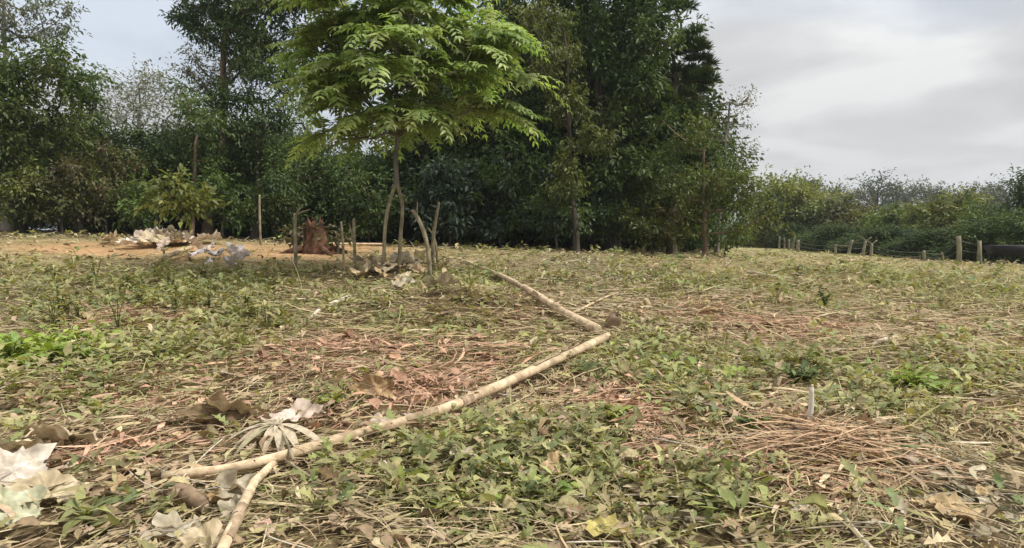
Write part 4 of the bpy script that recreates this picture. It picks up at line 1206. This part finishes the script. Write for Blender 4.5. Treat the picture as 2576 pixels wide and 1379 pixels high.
# pale heap of dead leaves and husks on the bare earth at left
for i in range(24):
    px, py = random.gauss(430, 55), random.gauss(600, 11)
    G_.append(dead_leaf('bleached dead leaf in the pale heap on the bare earth', px, max(py, 588), random.uniform(.35, .65), random.choice([WHITE, CREAM, GRY, LAV]), 150 + i, (random.gauss(.4, .4), random.gauss(0, .35), random.random() * 6), .13, 'bleached leaves heaped on the bare earth', stalk=False))
rank(G_, 'bleached dead leaf in the pale heap on the bare earth, %s from the left'); G_ = []
for i in range(9):
    px, py = random.gauss(545, 26), random.gauss(640, 11)
    G_.append(dead_leaf('bluish white dead leaf right of the pale heap on the bare earth', px, py, random.uniform(.25, .45), random.choice([(.62, .60, .66), (.56, .54, .60)]), 190 + i, (random.gauss(.5, .4), random.gauss(0, .3), random.random() * 6), .12, 'bluish white leaves on the bare earth', stalk=False))
rank(G_, 'bluish white dead leaf right of the pale heap, %s from the left'); G_ = []

# dry palmate leaf lying by the pole
pc = gp(700, 1072, .13)
root = empty('palmate_leaf', pc, 'dry grey-tan palmate leaf with narrow fingers behind the long pole', 'leaf')
for k in range(11):
    a = R(95 + 24 * k) + random.uniform(-.12, .12)
    lnf = random.uniform(.24, .36)
    ts = np.linspace(0, 1, 7)
    P = np.stack([np.cos(a) * lnf * ts, np.sin(a) * lnf * ts * .8, .05 * ts - .16 * ts ** 2], 1)
    sd_ = np.array([-math.sin(a), math.cos(a), 0])
    w_ = .024 * np.sin(np.pi * (0.12 + .86 * ts)) + .002
    V = np.concatenate([P + sd_ * w_[:, None] + [0, 0, .006], P - [0, 0, .004], P - sd_ * w_[:, None] + [0, 0, .006]])
    F = np.array([[j, j + 1, 8 + j, 7 + j] for j in range(6)] + [[7 + j, 8 + j, 15 + j, 14 + j] for j in range(6)])
    cf = np.array(random.choice([(.44, .38, .28), (.50, .43, .33), (.36, .33, .22), (.42, .34, .27)]))
    link('leaflet', mesh_np('leaflet', V, F, np.tile(cf, (len(V), 1)), ('dry',), True), root)
tube_obj('stalk', spline([pc, pc + [.08, -.14, -.02], gp(738, 1158, .10)], 8), np.linspace(.006, .008, 8), 'stake', root, 6, .05, 1, pc)

# thin upright stems
for lb, pix, r_ in [('pale green thin stem standing above the pole left of centre', [(752, 1026), (762, 980), (773, 922)], .005), ('straw stem leaning from the top of the pale green stem', [(776, 926), (735, 905), (692, 880)], .004),
                    ('bent green grass stem behind the weeds below the pole', [(1243, 1120), (1240, 1080), (1243, 1042)], .004), ('white thin stem slanting over the straw left of the pole', [(690, 842), (740, 852), (810, 862)], .007)]:
    d = gd(*pix[0])
    P = spline([at(px, py, d) for px, py in pix], 8)
    tag(tube_obj('grass_stem', P, np.linspace(r_, r_ * .6, 8), 'stake' if 'white' not in lb else 'pale_wood', None, 6, .04, 2), lb, 'stem')
# long straw stems lying loose in the foreground
for i in range(60):
    px, py = random.uniform(60, 2500), random.uniform(900, 1370)
    p_ = gp(px, py, .05)
    a = random.gauss(-0.25, .6); ln_ = random.uniform(.25, .75)
    q = on(p_[0] + math.cos(a) * ln_, p_[1] + math.sin(a) * ln_, random.uniform(.02, .07))
    mid = on((p_[0] + q[0]) / 2 + random.gauss(0, .03), (p_[1] + q[1]) / 2 + random.gauss(0, .03), .06)
    G_.append(tag(tube_obj('loose_straw', spline([p_, mid, q], 7), np.linspace(.0035, .002, 7) * random.uniform(.8, 1.5), random.choice(['stake', 'peeled', 'pale_wood']), None, 5, 0, i), 'thin dry stem lying loose on the foreground straw', 'stem', 'loose stems on the foreground straw'))
rank(G_, 'thin dry stem loose on the foreground straw, %s from the left'); G_ = []

# ------------------------------------------------------------------ single weeds that stand out
def weed(label, px, py, h, ln, n_, palette, seed, group=None, spread=.12, stems=5, w=.42):
    rg = np.random.default_rng(seed)
    b0 = gp(px, py)
    root = empty('weed', b0, label, 'weed', group)
    V0, F0 = [], []
    Sm = Acc()
    tips = []
    for s in range(stems):
        a = rg.random() * 6.283
        e = np.array([math.cos(a) * spread * rg.random(), math.sin(a) * spread * rg.random(), h * (0.6 + .4 * rg.random())])
        pth = spline([[0, 0, -.02], e * [.3, .3, .5], e], 6)
        V, F, T = tube(pth, np.linspace(.006, .003, 6), 5, 0, False)
        Sm.add(V, F, (.14, .16, .06)); tips.append(pth)
    P, D = [], []
    for k in range(n_):
        pth = tips[k % stems]; f = 1 + rg.random() * 4
        i = int(f); q = pth[i] + (pth[min(i + 1, 5)] - pth[i]) * (f - i)
        a = rg.random() * 6.283
        P.append(q); D.append([math.cos(a), math.sin(a), rg.normal(.1, .35)])
    P, D = np.array(P), np.array(D)
    Nn = unit(np.stack([rg.normal(0, .25, n_), rg.normal(0, .25, n_), np.ones(n_)], 1))
    l_ = ln * (.6 + .7 * rg.random(n_))
    V, F = leaves4(P, D, Nn, l_, l_ * w, .1, rg.normal(.15, .12, n_))
    link('stems', Sm.mesh('stems', ('herb',)), root)
    link('leaves', mesh_np('leaves', V, F, np.repeat(pal(n_, palette, .25, rg), 7, 0), ('herb',)), root)
    return root
weed('dark green leafy weed clump right of the middle of the field', 2010, 972, .16, .075, 150, [(.13, .17, .06), (.18, .22, .08), (.09, .13, .05)], 1, spread=.26, stems=11)
weed('thin dark sapling weed standing on the field at the right', 2072, 776, .30, .08, 60, G_OLIVE + G_DARK, 2, spread=.10)
weed('bright green weed at the left edge', 30, 920, .22, .11, 70, BRIGHT, 3, spread=.2, stems=7)
weed('bright green broad-leaved weed second from the left edge', 130, 925, .20, .13, 60, BRIGHT, 4, spread=.2)
weed('bright green weed at the right end of the bright patch at left', 225, 915, .18, .12, 50, BRIGHT + GREEN, 5, spread=.16)
weed('single dark green leafy weed left of the reddish straw heap', 1895, 1105, .10, .13, 9, [(.09, .15, .04)], 6, spread=.08, stems=3)
weed('small bright weed cluster beside the long pole at left of centre', 825, 1035, .10, .09, 40, [(.28, .28, .08), (.22, .25, .07)], 7, spread=.12)
weed('green weed clump in the bottom left beneath the stems', 215, 1335, .10, .10, 40, GREEN, 8, spread=.14)
weed('yellow-green weed clump among the low weeds under the pole', 1540, 1075, .12, .08, 60, GREEN + BRIGHT, 9, spread=.15)
weed('bright grassy weed on the open field at the far right', 2310, 995, .14, .14, 80, BRIGHT + OLIVE, 10, spread=.3, stems=9, w=.22)
for i in range(26):
    px, py = random.uniform(120, 720), random.uniform(690, 850)
    G_.append(weed('upright weed standing in the green patch at the left', px, py, random.uniform(.18, .42), random.uniform(.07, .11), 34, GREEN + OLIVE, 30 + i, 'upright weeds in the left green patch', .10, 4))
rank(G_, 'upright weed in the green patch at the left, %s from the left')

# ------------------------------------------------------------------ thin haze over the whole place
V, F = box_np(600, 1480, 98, 4600, 3020, 204)
hm, ht, hout = new_mat('haze')
pv = N(ht, 'ShaderNodeVolumePrincipled')
pv.inputs['Color'].default_value = (0.92, 0.95, 1.0, 1.0)
pv.inputs['Density'].default_value = 0.0006
pv.inputs['Anisotropy'].default_value = 0.2
ht.links.new(pv.outputs[0], hout.inputs['Volume'])
tag(link('haze', mesh_np('haze', V, F, None, ('haze',))), 'thin pale haze over the field and the far trees', 'haze', kind='stuff')
